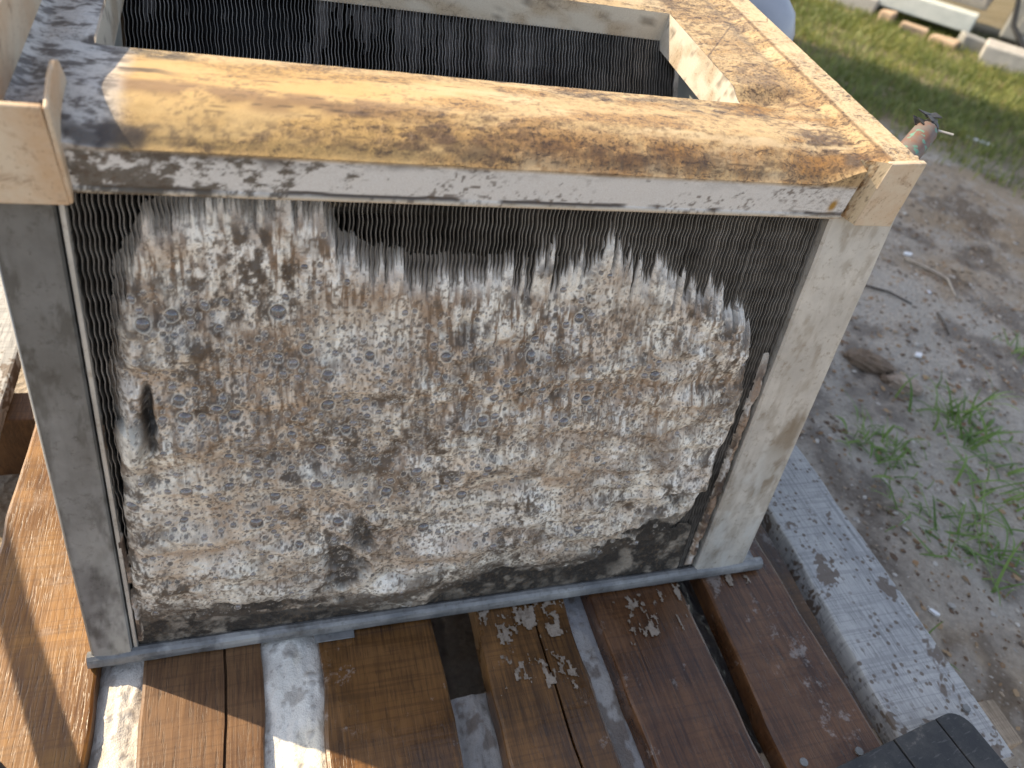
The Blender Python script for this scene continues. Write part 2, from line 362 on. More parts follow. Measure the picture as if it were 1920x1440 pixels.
def Wfun(UU, VV):
    f = smooth1(lambda x: crv(x, FRONT), VV, .003); r = smooth1(lambda x: crv(x, RIGHT_), UU, .0022); l = smooth1(lambda x: crv(x, LEFT_), UU, .003); b = smooth1(lambda x: crv(x, BACK), VV, .003)
    wf = 1 - ss(.078, .088, VV); wr = ss(.452, .484, UU); wl = 1 - ss(.040, .056, UU); wb = ss(.205, .215, VV)
    W = f * wf + (1 - wf) * (-1)
    inr = UU > .4265; inl = UU < .0525; inf = VV <= .0822; inb = VV >= .2085
    out = np.where(inf, f, np.where(inb, b, .03))
    out = np.where(inr & ~inf & ~inb, r, out); out = np.where(inl & ~inf & ~inb, l, out)
    # corners: blend along the bar
    t = ss(.440, .486, UU); out = np.where(inf & (UU > .41), f + (r - f) * t, out)
    # the dam of the right corner falls toward the lip
    t = ss(.062, .030, UU); out = np.where(inf & (UU < .08), f + (np.minimum(l, f + .004) - f) * t, out)
    out = np.where(inb & inr, np.maximum(b, r), out); out = np.where(inb & inl, np.maximum(b, l), out)
    # soften the seam between bars
    tt = ss(.0822, .100, VV); out = np.where(inr & (VV > .0822) & (VV < .1), (f + (r - f) * ss(.440, .486, UU)) * (1 - tt) + r * tt, out)
    return out
WW = Wfun(UU, VV)
keep = ~((UU > .0528) & (UU < .4265) & (VV > .0822) & (VV < .2085)) & ~((UU > .4735) & (UU < .4725 + .011 * (.0095 - VV) / .0125))

def pan_paint(u, v, w, lip):
    """dirt of the pan: u along, v back; lip = 1 on the vertical front face. Returns colour and dirt amount."""
    base = np.empty(u.shape + (3,)); base[:] = (.54, .405, .22)
    base = mixc(base, (.66, .655, .635), lip * .95)
    ub = u + .010 * (fbm(u * 30, v * 60, 61, 3) - .5); vb = v + .012 * (fbm(u * 22, v * 60, 62, 3) - .5)
    ochre = ss(.42, .68, fbm(u * 26, v * 75, 41, 5)); white = ss(.52, .70, fbm(u * 24 + 5, v * 80, 43, 6, .6))
    onfront = (1 - ss(.078, .084, v)) * (1 - ss(.470, .485, u)) * ss(.055, .065, u)
    onright = ss(.42, .43, u)
    c = mixc(base, (.37, .215, .075), np.clip(ochre * (.70 * onfront + .42 * onright) + .13 * (1 - lip), 0, 1) * (1 - lip))
    c = mixc(c, (.64, .53, .36), white * .45 * (1 - lip))
    grain = ss(.52, .66, fbm(u * 260, v * 420, 66, 4, .7)) * ss(.38, .58, fbm(u * 30, v * 70, 67, 3)) * (1 - lip); c = mixc(c, (.20, .12, .05), grain * .55)
    # rusty trough along the foot of the front slope, getting stronger to the right
    tr = (1 - ss(.004, .019, np.abs(vb - .010))) * ss(.17, .33, u) * (1 - lip) * ss(.30, .55, fbm(u * 34, v * 40, 44, 4))
    c = mixc(c, (.29, .145, .04), tr * .7)
    # golden left third, pale centre
    gold = (1 - ss(.17, .27, ub)) * ss(.045, .06, u) * (1 - ss(.065, .08, v)) * (1 - lip); c = mixc(c, (.52, .335, .115), gold * .65)
    # brown band behind the crest at left
    bd = (1 - ss(.0035, .010, np.abs(vb - .034 + (u - .06) * .06))) * (1 - ss(.17, .24, u)) * (1 - lip); c = mixc(c, (.16, .09, .05), bd * .72 * ss(.2, .5, fbm(u * 60, v * 90, 45, 3)))
    # dark fans of grime: centre and right end of the bar
    def fan(cu, cv, ru, rv, k, col, p, seed):
        nonlocal c
        d = np.sqrt(((u - cu) / ru) ** 2 + ((v - cv) / rv) ** 2) + .9 * (fbm(u * 55, v * 90, seed, 4) - .5)
        m = (1 - ss(.35, 1.0, d)) * ss(.35, .62, fbm(u * 120, v * 260, seed + 1, 4)) * (1 - lip); c = mixc(c, col, m * p)
        return m
    dm = 0
    edge_g = ss(.0, .006, v) * (1 - ss(.006, .018, v + .006 * (fbm(u * 70, v * 90, 68, 3) - .5) * 2)) * ss(.40, .58, fbm(u * 80, v * 160, 69, 6, .72)) * (1 - lip); c = mixc(c, (.10, .065, .035), edge_g * .75)
    fine = ss(.50, .68, fbm(u * 420, v * 420, 84, 4, .75)) * ss(.42, .60, fbm(u * 26, v * 60, 85, 4)) * (1 - lip) * (1 - .7 * ss(.0, .05, .10 - u)); c = mixc(c, (.13, .085, .045), fine * .62)
    for a in ((.215, .016, .06, .018, 1, (.10, .06, .035), .85, 71), (.30, .010, .08, .010, 1, (.12, .065, .03), .75, 73), (.41, .066, .06, .014, 1, (.10, .075, .05), .85, 75), (.33, .072, .06, .009, 1, (.12, .09, .06), .7, 76),
              (.455, .028, .028, .022, 1, (.11, .075, .045), .85, 77), (.08, .076, .035, .009, 1, (.10, .085, .05), .85, 78), (.472, .008, .012, .016, 1, (.10, .08, .06), .8, 79), (.468, .090, .02, .035, 1, (.16, .10, .05), .75, 80),
              (.445, .10, .02, .03, 1, (.2, .14, .08), .7, 81), (.475, .21, .02, .05, 1, (.22, .16, .10), .8, 82), (.435, .235, .03, .03, 1, (.16, .11, .06), .85, 83)):
        dm = np.maximum(dm, fan(*a))
    # thin black scratches of grime running along the bar
    stn = ss(.70, .78, fbm(u * 40 + v * 30, v * 700 + u * 40, 52, 3)) * ss(.45, .6, fbm(u * 18, v * 30, 53, 3)) * (1 - lip)
    c = mixc(c, (.07, .045, .025), stn * .8)
    # left corner: flange shade painted into the base as grey, black mould over it
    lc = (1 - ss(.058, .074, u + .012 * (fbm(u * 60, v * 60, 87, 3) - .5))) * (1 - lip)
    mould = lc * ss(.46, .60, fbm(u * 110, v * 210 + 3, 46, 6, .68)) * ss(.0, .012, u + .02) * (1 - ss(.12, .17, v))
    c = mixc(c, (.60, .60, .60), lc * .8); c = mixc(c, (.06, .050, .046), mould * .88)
    for cv, hw in ((.006, .006), (.052, .004), (.077, .005)):
        c = mixc(c, (.03, .027, .028), (1 - ss(hw * .5, hw, np.abs(v - cv + .003 * (fbm(u * 90, v * 20, 47, 3) - .5) * 2))) * (1 - ss(.075, .10, u)) * ss(.02, .05, u) * .85 * (1 - lip) * ss(.35, .5, fbm(u * 50, v * 50, 48, 3)))
    # right bar: fine dark freckles on the outer half
    fr = onright * ss(.62, .74, vn(u * 420, v * 300, 49)) * ss(.40, .6, fbm(u * 30, v * 14, 50, 3)) * ss(.445, .468, u); c = mixc(c, (.09, .06, .04), fr * .8)
    strip = ss(.489, .491, u); c = mixc(c, (.62, .50, .32), strip * .7)
    ru = strip * ss(.56, .70, fbm(u * 330, v * 240, 51, 5, .7)); c = mixc(c, (.34, .20, .08), ru * .6)
    fold = (1 - ss(.0006, .0016, np.abs(u - .4885))); c = mixc(c, (.16, .10, .05), fold * .75 * ss(.3, .5, fbm(u * 3, v * 40, 54, 3)))
    # hairline seam across the right bar
    sv = np.interp(u, [.42, .426, .470, .481, .504, .513], [.128, .137, .19, .196, .196, .212])
    seam = (1 - ss(.0004, .0011, np.abs(v - sv))) * ss(.424, .426, u) * (1 - ss(.508, .511, u)); c = mixc(c, (.10, .07, .05), seam * .85)
    # front lip: dark tide line at the top and along the bottom step, fading to the right, mould at left
    top = lip * (1 - ss(.0010, .0085, (.0245 - w) + .009 * (fbm(u * 60, w * 80, 55, 4) - .5))) * ss(.40, .56, fbm(u * 60, w * 190, 56, 6, .72)) * (1 - .75 * ss(.20, .30, u + .05 * (fbm(u * 16, u * 0, 86, 3) - .5)))
    c = mixc(c, (.035, .030, .027), top * .92)
    bot = lip * (1 - ss(.0006, .0016, np.abs(w - .0038 - .0008 * (fbm(u * 90, w, 57, 3) - .5) * 2))) * ss(.36, .46, fbm(u * 30, u * 0, 58, 4)); c = mixc(c, (.030, .028, .030), bot * .95)
    low = lip * (1 - ss(.0022, .0032, w)); c = mixc(c, (.52, .43, .30), low * .7)
    lt = .41 + .30 * ss(.06, .24, u); lm = lip * ss(0, .13, fbm(u * 130, w * 200, 60, 6, .7) - lt); c = mixc(c, (.055, .048, .036), lm * .88)
    sp = lip * np.maximum(ss(.70, .82, vn(u * 520, w * 520, 63)), .8 * ss(.64, .70, fbm(u * 260, w * 330, 65, 4, .7))) * ss(.40, .6, fbm(u * 30, w * 60, 64, 3)); c = mixc(c, (.08, .06, .045), sp * .75)
    drip = np.exp(-(((u - .463) / .0024) ** 2 + ((w - .0095) / .0036) ** 2)) * lip; c = mixc(c, (.36, .20, .03), np.clip(drip * 1.6, 0, 1))
    dirt = np.clip(.25 * (1 - lip) + .9 * dm + .8 * tr + .5 * ochre * (1 - lip) + .35 * lm + .3 * onright - .35 * white * (1 - lip) - .25 * gold - .3 * strip, 0, 1)
    return np.clip(c, .01, .9), dirt
def PPa(u, v, w): return PO + u[..., None] * XA + v[..., None] * PY + w[..., None] * PN
c_, d_ = pan_paint(UU, VV, WW, np.zeros_like(UU))
crust = .0009 * d_ * (fbm(UU * 420, VV * 420, 91, 3) - .4) + .0006 * (fbm(UU * 60, VV * 60, 92, 3) - .5)
V = PPa(UU, VV, WW + crust).reshape(-1, 3); F = grid_faces(len(us), len(vs_), keep)
V, F, A = compact(V, F, {'col': ('FLOAT_COLOR', c_.reshape(-1, 3)), 'dirt': ('FLOAT', d_.ravel())})
pan = U(np_mesh('drain_pan', V, F, M['pan'], attrs=A))
# front lip face (dense), then the plain skirts
lu = np.arange(.044, .4740, .0009); lw = np.concatenate([[-.0060], np.linspace(-.0015, 1, 30)[1:] * 0 + np.linspace(0, 1, 30)[1:]])
LU, T = np.meshgrid(lu, lw); topw = Wfun(LU, np.zeros_like(LU))
LW = np.where(T < 0, -.003, T * (topw + .0001)); LV = np.where(T < 0, .004, -.0012 * (LW < .0028) + .0015 * ss(.018, .0245, LW) * 0)
LV = LV + .0004 * (fbm(LU * 40, LW * 60, 93, 3) - .5)
c_, d_ = pan_paint(LU, np.zeros_like(LU), LW, np.ones_like(LU) * (1 - ss(.0205, .0245, LW)))
V = PPa(LU, LV, LW).reshape(-1, 3)
U(np_mesh('front_lip', V, grid_faces(len(lu), len(lw)), M['pan'], attrs={'col': ('FLOAT_COLOR', c_.reshape(-1, 3)), 'dirt': ('FLOAT', d_.ravel())}), pan)
def skirt(name, pts, drop, inward=None, parent=pan, lo=None):
    """strip hanging from a line of (u, v) points down by drop"""
    a = np.array(pts); n = 60; t = np.linspace(0, 1, n); uu = a[0, 0] + (a[1, 0] - a[0, 0]) * t; vv = a[0, 1] + (a[1, 1] - a[0, 1]) * t
    ww = Wfun(uu, vv); rows = np.linspace(0, 1, 8); Ug = np.tile(uu, (8, 1)); Vg = np.tile(vv, (8, 1)); Wg = ww[None] - rows[:, None] * (ww[None] - lo) if lo is not None else ww[None] - rows[:, None] * drop
    cc = np.empty(Ug.shape + (3,)); cc[:] = (.60, .55, .46); st_ = ss(.45, .7, fbm(Ug * 40 + Vg * 50, Wg * 60, 95, 4)); cc = mixc(cc, (.36, .24, .12), st_ * .5)
    cc = mixc(cc, (.05, .04, .03), ss(.66, .76, fbm(Ug * 150 + Vg * 150, Wg * 150, 96, 3)) * .6)
    return U(np_mesh(name, PPa(Ug, Vg, Wg).reshape(-1, 3), grid_faces(n, 8), M['pan'], attrs={'col': ('FLOAT_COLOR', cc.reshape(-1, 3)), 'dirt': ('FLOAT', (.3 * st_).ravel())}), parent)
skirt('inner_wall', ((.0525, .0822), (.4270, .0822)), .02)
skirt('inner_wall', ((.0525, .2090), (.4270, .2090)), .02, lo=.014)
skirt('inner_wall', ((.4270, .0822), (.4270, .2090)), .026)
skirt('inner_wall', ((.0525, .0822), (.0525, .2090)), .024)
skirt('outer_wall', ((.5085, .0), (.5085, .290)), .044)
skirt('outer_wall', ((-.012, .290), (.5085, .290)), .044)
skirt('outer_wall', ((-.012, .0), (-.012, .290)), .044)
def m_plain():
    t = NT('warm_stained_plastic'); v = t.coord((1, 1, 1), 4); a = t.noise(v, 26, 5, .65); b = t.noise(v, 70, 6, .72, .6); d = t.noise(v, 480, 4, .7)
    c = t.mix(t.ramp(a, [(.38, 0.0), (.62, 1.0)]), (.60, .50, .37), (.52, .36, .22))
    c = t.mix(t.math('MULTIPLY', t.ramp(b, [(.54, 0.0), (.68, 1.0)]), .7), c, (.26, .16, .09))
    c = t.mix(t.math('MULTIPLY', t.ramp(b, [(.64, 0.0), (.70, 1.0)]), .8), c, (.07, .05, .045))
    c = t.mix(t.math('MULTIPLY', t.ramp(d, [(.58, 0.0), (.68, 1.0)]), .55), c, (.22, .14, .08))
    return t.fin(c, .5, t.bump(t.math('ADD', a, d), .3, .0006))
M['pan_plain'] = m_plain()
# left flange wall leaning inward, right corner panel, left corner panel with its folded tab
def plate(name, P, m=None, parent=pan, bev=.0008):
    return U(MB().box8(P).build(name, m or M['pan_plain'], bevel=bev), parent)
e = .0026
plate('flange', [PP(.0235, .004, .034), PP(.0235 + e, .004, .034), PP(.0235 + e, .290, .034), PP(.0235, .290, .034), PP(.0268, .016, .066), PP(.0268 + e, .016, .066), PP(.0268 + e, .290, .066), PP(.0268, .290, .066)])
plate('corner_panel', [PP(.4850, -.0035, -.0025), PP(.5150, -.0035, -.0025), PP(.5150, .0005, -.0025), PP(.4850, .0005, -.0025), PP(.4838, -.0035, .0418), PP(.5095, -.0035, .0440), PP(.5095, .0005, .0440), PP(.4838, .0005, .0418)])
# sunlit inner channel wall between the lip end and the corner panel
wa = np.linspace(0, 1, 26); WA, WB = np.meshgrid(wa, wa)
wl_ = (.4730 + .004 * (1 - WB), .0095 + 0 * WB, -.001 + .0375 * WB); wr_ = (.4852 - .0012 * WB, -.0030 + 0 * WB, -.002 + .0442 * WB)
wu, wv_, ww_ = [p + (q - p) * WA for p, q in zip(wl_, wr_)]
cc = np.empty(WA.shape + (3,)); cc[:] = (.62, .50, .33); rs2 = ss(.40, .62, fbm(WA * 7, WB * 11, 191, 5, .7)) * (1 - ss(.35, .85, WA)); cc = mixc(cc, (.30, .14, .035), rs2 * .9); cc = mixc(cc, (.06, .04, .03), ss(.62, .72, fbm(WA * 22, WB * 30, 192, 4, .7)) * .8)
U(np_mesh('channel_wall', PPa(wu, wv_, ww_).reshape(-1, 3), grid_faces(26, 26), M['pan'], attrs={'col': ('FLOAT_COLOR', cc.reshape(-1, 3)), 'dirt': ('FLOAT', (rs2 * .8).ravel())}), pan)
plate('corner_panel', [PP(-.025, -.0055, -.0035), PP(.0455, -.0055, -.0035), PP(.0455, -.0020, -.0035), PP(-.025, -.0020, -.0035), PP(-.025, -.0055, .0435), PP(.0445, -.0055, .0435), PP(.0445, -.0020, .0435), PP(-.025, -.0020, .0435)])
tp = [(-.0050, -.003), (-.0055, .0435), (.0120, .0492), (.0220, .0500), (.0290, .0470), (.0345, .0370), (.0330, .0300), (.012, .015), (.001, .002)]
mb = MB(); n = len(tp); mb.add([PP(.0450, v, w) for v, w in tp] + [PP(.0472, v, w) for v, w in tp], [tuple(range(n))[::-1], tuple(range(n, 2 * n))] + [(i, (i + 1) % n, n + (i + 1) % n, n + i) for i in range(n)])
U(mb.build('folded_tab', M['pan_plain'], bevel=.0008), pan)
# flat side plate behind the right corner
mb = MB().box8([PP(.490, .016, -.004), PP(.5330, .016, -.004), PP(.5330, .0185, -.004), PP(.490, .0185, -.004), PP(.490, .016, .037), PP(.5235, .016, .037), PP(.5235, .0185, .037), PP(.490, .0185, .037)]); U(mb.build('side_plate', M['pan_plain'], bevel=.0005))
# copper stub with black cap at the right side
pt = [Vector(PP(.505, .020, -.034)), Vector(PP(.578, .074, .000)), Vector(PP(.608, .096, .0135)), Vector(PP(.612, .099, .0155))]
tube = U(MB().tube(pt, [.0098, .0098, .0092, .0072], 16).build('refrigerant_tube', M['copper'], smooth=True))
mb = MB(); tdir = (pt[2] - pt[1]).normalized()
mb.tube([pt[3] + tdir * -.001, pt[3] + tdir * .004], [.0080, .0065], 12)
rr = random.Random(5)
for k in range(6):      # torn black tape round the tip
    q = Vector((rr.uniform(-.009, .004), rr.uniform(.000, .010), rr.uniform(.002, .008))); d = [rr.uniform(-.002, .002) for _ in range(8)]
    P = [(-.005, -.003, 0), (.005, -.004, 0), (.006, .003, .001), (-.004, .004, .001)]
    mb.box8([tuple(pt[3] + q + Vector((x + d[i], y + d[i + 1], z + d[i + 2]))) for i, (x, y, z) in enumerate(P)] + [tuple(pt[3] + q + Vector((x + d[i], y + d[i + 1], z + d[i + 2] + .0008))) for i, (x, y, z) in enumerate(P)])
U(mb.build('tube_cap', M['black']), tube)
U(MB().tube([pt[3] + tdir * .002 + Vector((.004, -.004, 0)), pt[3] + Vector((.016, -.010, .001))], .0009, 6).build('wire', M['galv_light']), tube)

# ------------------------------------------------------------------ foam on the front slab
st = .0006
fu = np.arange(.030, .4745, st); fs_ = np.arange(.006, .334, st); FU, FS = np.meshgrid(fu, fs_)
TOP = [(.030, .20), (.042, .245), (.050, .279), (.057, .300), (.069, .312), (.082, .320), (.099, .325), (.117, .329), (.14, .327), (.158, .325), (.166, .310), (.184, .305), (.202, .299), (.226, .299), (.252, .297), (.277, .302), (.285, .312), (.297, .306), (.319, .318), (.338, .313), (.349, .301), (.363, .303), (.374, .290), (.384, .296), (.407, .285), (.437, .272), (.452, .249), (.458, .20)]
BOT = [(.030, .050), (.038, .041), (.063, .039), (.1, .033), (.14, .031), (.155, .037), (.17, .025), (.215, .016), (.235, .018), (.263, .037), (.284, .044), (.32, .041), (.367, .039), (.388, .047), (.421, .056), (.45, .078), (.47, .1)]
LFT = [(.0, .038), (.067, .035), (.115, .039), (.165, .042), (.211, .042), (.251, .048), (.30, .055), (.34, .06)]
RGT = [(.0, .438), (.05, .440), (.078, .450), (.123, .456), (.170, .460), (.213, .456), (.249, .451), (.274, .437), (.33, .42)]
colk = np.floor(FU / .00272)
fing = hsh(colk, colk * 0, 5) * .6 + .4 * hsh(np.floor(FU / .0062), colk * 0, 6)
amp = .0035 + .010 * ss(.25, .29, FU) * (.4 + 1.2 * vn(FU * 26, FU * 0, 189)) + .004 * ss(.33, .40, FU)
top = np.interp(FU, *zip(*TOP)) + .004 + .011 * (1 - ss(.155, .172, FU)) * ss(.06, .08, FU) + (fing - .6) * 2 * amp
wob = .006 * (fbm(FU * 70, FS * 70, 101, 3) - .5)
dt = top - FS; db = FS - np.interp(FU, *zip(*BOT)) + .006 + 2 * wob + .012 * (fbm(FU * 45, FS * 45, 184, 4) - .5); dl = FU - np.interp(FS, *zip(*LFT)) + wob; dr = np.interp(FS, *zip(*RGT)) - FU + wob
edge = np.minimum(np.minimum(dt * .35, db), np.minimum(dl, dr))
upper = ss(.225, .285, FS + .02 * (fbm(FU * 14, FS * 0, 102, 2) - .5) * 2)
thick = (.0034 + .0105 * (1 - upper)) * np.sqrt(np.clip(edge / .011, 0, 1))
# sagging, broken horizontal lumps of the lower zone
WU = FU + .010 * (fbm(FU * 30, FS * 30, 161, 3) - .5); WS = FS + .012 * (fbm(FU * 24, FS * 30, 162, 3) - .5)
def ridge(f, seed, fu_, wob_):
    sw = FS + wob_ * (fbm(FU * fu_, FS * 9, seed, 3) - .5); ph = (sw * f) % 1.0
    return np.where(ph < .30, ph / .30, (1 - ph) / .70), np.clip(1.4 * fbm(FU * fu_ * 1.7, np.floor(sw * f) * 3.3, seed + 1, 2) - .2, 0, 1)
r1, a1 = ridge(29, 163, 9, .030); r2, a2 = ridge(47, 165, 15, .030)
rid = r1 * a1 + .55 * r2 * a2
lump = fbm(WU * 34, WS * 52, 104, 5, .55)
h = thick * (.62 + (.36 * rid) * (1 - upper) + .95 * (lump - .47))
h = h * (.35 + .65 * ss(.0, .045, db)) + .0013 * (vn(FU / .0021, FS * 14, 105) - .5) * ss(.19, .27, FS) * (edge > 0) + .0014 * (fbm(WU * 170, WS * 200, 106, 4, .6) - .5)
# lobe at left with its slit, worn dark hollows
def ell(cu, cs, ru, rs, p=.5, wv=.5, seed=0):
    d = np.sqrt(((FU - cu) / ru) ** 2 + ((FS - cs) / rs) ** 2) + wv * (fbm(FU * 90, FS * 90, 110 + seed, 3) - .5) * 2; return 1 - ss(p, 1.0, d)
lobe = ell(.0515, .188, .010, .036, .3, .2, 1); h += .006 * lobe
extra = ell(.412, .072, .034, .026, .3, .6, 21); slit = ell(.0625, .208, .0042, .024, .3, .35, 2); h -= .010 * slit
holes = np.maximum.reduce([ell(.172, .070, .017, .036, .35, .6, 3), ell(.182, .100, .012, .022, .35, .6, 4), ell(.425, .066, .030, .022, .35, .5, 5), ell(.385, .052, .030, .014, .3, .5, 6), ell(.24, .255, .013, .010, .2, .8, 7) * .55, ell(.105, .036, .05, .010, .3, .5, 8), ell(.25, .236, .018, .007, .2, .8, 9) * .6, ell(.43, .10, .016, .012, .2, .8, 10) * .6])
holes = np.maximum(holes, extra * .95); h = h - .0065 * holes
rec = 1 - ss(.0, .026, dt + .016 * (fing - .5) + .010 * (fbm(FU * 60, FS * 26, 181, 3) - .5)); h = np.where(edge > 0, h * (1 - rec) - .0052 * rec ** 1.5, -.02)
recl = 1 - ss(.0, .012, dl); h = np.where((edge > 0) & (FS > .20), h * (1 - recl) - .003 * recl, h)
# grime strips beside the posts
g1 = (1 - ss(.0018, .0040, np.abs(FU - .4695 + .0022 * (fbm(FU * 0, FS * 60, 121, 3) - .5) * 2))) * (1 - ss(.20, .235, FS)) * ss(.012, .02, FS)
g2 = (1 - ss(.0010, .0022, np.abs(FU - .0352 - .0015 * (fbm(FU * 0, FS * 70, 122, 3) - .5) * 2))) * (1 - ss(.18, .22, FS)) * ss(.012, .02, FS) * ss(.35, .5, fbm(FU * 0, FS * 30, 123, 2))
gm = np.maximum(g1, g2)
h = np.maximum(h, np.where(gm > .05, gm * (.0030 + .006 * (fbm(FU * 160, FS * 120, 124, 4) - .4)), -.02))
# black wet grime over the foot of the fins and in the worn hollows
gr_m = np.clip((1 - ss(.045, .075, FS + .030 * (fbm(FU * 40, FS * 60, 171, 4) - .5))) * ss(.032, .036, FU) * (1 - ss(.452, .462, FU)) + ss(.15, .4, holes) * (edge > 0), 0, 1)
grime = (h < .0007) & (gr_m > .25) & (FS < .13)
h = np.where(grime, .0006 + .0012 * gr_m * fbm(FU * 260, FS * 200, 172, 4, .6), h)
# colours
c = np.empty(FU.shape + (3,)); c[:] = (.83, .77, .655)
c = mixc(c, (.60, .46, .33), .68 * ss(.40, .66, fbm(WU * 30, WS * 40, 130, 5, .6)))
c = mixc(c, (.88, .845, .77), .85 * ss(.52, .70, fbm(WU * 42 + 4, WS * 42, 129, 5, .6)))
crev = (1 - ss(.0, .40, rid)) * (1 - upper); c = mixc(c, (.34, .21, .12), .62 * crev * ss(.38, .6, fbm(WU * 60, WS * 90, 131, 4, .6)))
zone = .40 + .60 * ss(.34, .60, fbm(FU * 17, FS * 20, 134, 4)); topc = 1 - .85 * (1 - ss(.004, .020, dt))
br = ss(.43, .66, fbm(WU * 75, WS * 48, 132, 6, .68)) * zone * (.55 + .45 * ss(.12, .22, FS)); c = mixc(c, (.30, .19, .11), br * .80 * topc)
vs2 = ss(.44, .66, fbm(FU * 400 + WU * 60, WS * 75, 133, 4, .6)); mid = ss(.13, .215, FS); c = mixc(c, (.20, .125, .07), vs2 * (.30 + .66 * mid) * zone * topc)
bk = ss(.48, .66, fbm(WU * 170, WS * 120, 135, 5, .62)) * ss(.38, .60, fbm(FU * 24, FS * 28, 136, 4)); c = mixc(c, (.06, .042, .028), bk * .92 * topc)
big_d = ss(.52, .72, fbm(FU * 20 + 3, FS * 26, 182, 5, .62)); c = mixc(c, (.12, .085, .06), big_d * .62 * topc * ss(.36, .58, fbm(WU * 140, WS * 80, 183, 4, .62)))
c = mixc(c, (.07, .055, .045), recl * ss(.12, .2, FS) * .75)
tiny = ss(.62, .80, vn(FU * 700, FS * 560, 137)) * ss(.34, .58, fbm(FU * 40, FS * 40, 138, 3)); c = mixc(c, (.12, .085, .055), tiny * .75)
for cu, cs, ru, rs, a in ((.083, .262, .030, .016, .95), (.238, .258, .020, .022, .95), (.060, .285, .014, .03, .95), (.255, .243, .034, .010, .9), (.135, .236, .024, .008, .9), (.09, .228, .034, .008, .85), (.33, .262, .034, .010, .8), (.20, .212, .026, .010, .8), (.115, .246, .02, .008, .9), (.30, .236, .03, .007, .75), (.165, .196, .03, .007, .75), (.10, .192, .03, .006, .8), (.24, .176, .04, .006, .7), (.12, .160, .04, .005, .7), (.33, .190, .04, .006, .65), (.40, .240, .03, .010, .7), (.09, .122, .04, .005, .7), (.30, .140, .04, .005, .6), (.43, .20, .02, .02, .6)):
    m = ell(cu, cs, ru, rs, .2, .9, int(cu * 1000)) * ss(.34, .58, fbm(FU * 120, FS * 70, 139, 4)); c = mixc(c, (.075, .05, .033), m * a * ss(.36, .58, fbm(WU * 230, WS * 120, 173, 5, .68)))
c = mixc(c, (.05, .045, .04), np.clip(slit * 1.2, 0, 1) * .9); c = mixc(c, (.80, .77, .68), lobe * .55 * (1 - slit))
c = mixc(c, (.050, .042, .035), np.clip(holes * 1.1, 0, 1) * .95 * ss(.28, .60, fbm(WU * 120, WS * 120, 140, 5, .62) + .20 * holes))
btm = 1 - ss(.0, .030, db + .010 * (fbm(FU * 60, FS * 90, 141, 3) - .5)); c = mixc(c, (.085, .068, .052), btm * .88 * ss(.36, .56, fbm(FU * 90, FS * 120, 142, 4)))
c = mixc(c, (.80, .78, .74), (1 - ss(.010, .030, dt)) * .55 * (dt > 0) * (1 - .8 * (1 - ss(.06, .085, FU))))
c = mixc(c, (.34, .32, .29), rec ** 3 * .8)
gc0 = mixc(np.full(FU.shape + (3,), 1.0) * np.array((.026, .022, .018)), (.34, .29, .23), .8 * ss(.46, .72, fbm(WU * 70, WS * 80, 174, 5, .62)) * ss(.3, .7, fbm(FU * 16, FS * 30, 175, 3) + .25 * ss(.35, .42, FU)))
c = np.where(grime[..., None], gc0, c)
c = mixc(c, (.26, .17, .11), gm * .85); c = mixc(c, (.06, .04, .03), gm * ss(.46, .58, fbm(FU * 200, FS * 70, 143, 4)) * .95); c = mixc(c, (.62, .58, .52), gm * ss(.56, .64, fbm(FU * 120, FS * 60 + 7, 144, 4)) * .7)
lowd = (1 - ss(.022, .080, FS + .050 * (fbm(FU * 30, FS * 40, 185, 4) - .5))) * ss(.36, .60, fbm(WU * 75, WS * 95, 186, 6, .64)) * (edge > 0); c = mixc(c, (.065, .050, .037), lowd * .88)
spk = ss(.56, .70, fbm(FU * 480, FS * 420, 187, 3, .6)) * (.35 + .65 * ss(.36, .6, fbm(FU * 30, FS * 34, 188, 4))); c = mixc(c, (.10, .072, .048), spk * .72 * topc)
film = np.zeros_like(FU)
# bubbles: stamped as domes with darker, glossy film and a pale rim
big = [(.066, .265), (.08, .269), (.09, .273), (.081, .207), (.098, .212), (.107, .208), (.159, .232), (.183, .242), (.176, .211), (.159, .211), (.132, .242), (.148, .247), (.101, .155), (.077, .155), (.127, .141), (.152, .152), (.216, .154), (.197, .138), (.187, .127), (.25, .127), (.264, .154), (.256, .193), (.268, .22), (.283, .239), (.228, .241), (.278, .241), (.133, .269), (.138, .191), (.155, .175), (.17, .191), (.197, .187), (.102, .178), (.117, .17), (.327, .219), (.329, .202), (.314, .187), (.294, .214), (.375, .221), (.313, .263), (.353, .146), (.232, .136), (.141, .1), (.166, .116), (.115, .122), (.046, .142), (.073, .128), (.225, .1), (.272, .088), (.346, .083), (.079, .218), (.123, .13), (.189, .164)]
bub = []
for (a, b) in big:
    bub.append((a, b, rng.uniform(.0026, .0045)))
    for _ in range(rng.integers(2, 6)):
        q = rng.uniform(0, 6.28); rr = rng.uniform(.0045, .013); bub.append((a + rr * math.cos(q), b + rr * math.sin(q), rng.uniform(.0013, .0030)))
clus = np.array(big)
for _ in range(2600):
    if rng.random() < .65:
        k = rng.integers(len(clus)); a, b = clus[k] + rng.normal(0, .020, 2)
    else: a, b = rng.uniform(.045, .455), rng.uniform(.03, .27)
    bub.append((a, b, (.0009 + .0014 * rng.random() ** 2.0)))
for _ in range(9000):
    a, b = rng.uniform(.04, .455), rng.uniform(.03, .30)
    if rng.random() < .25 + .75 * (b < .25): bub.append((a, b, rng.uniform(.00045, .0009)))
doms = []; placed = []
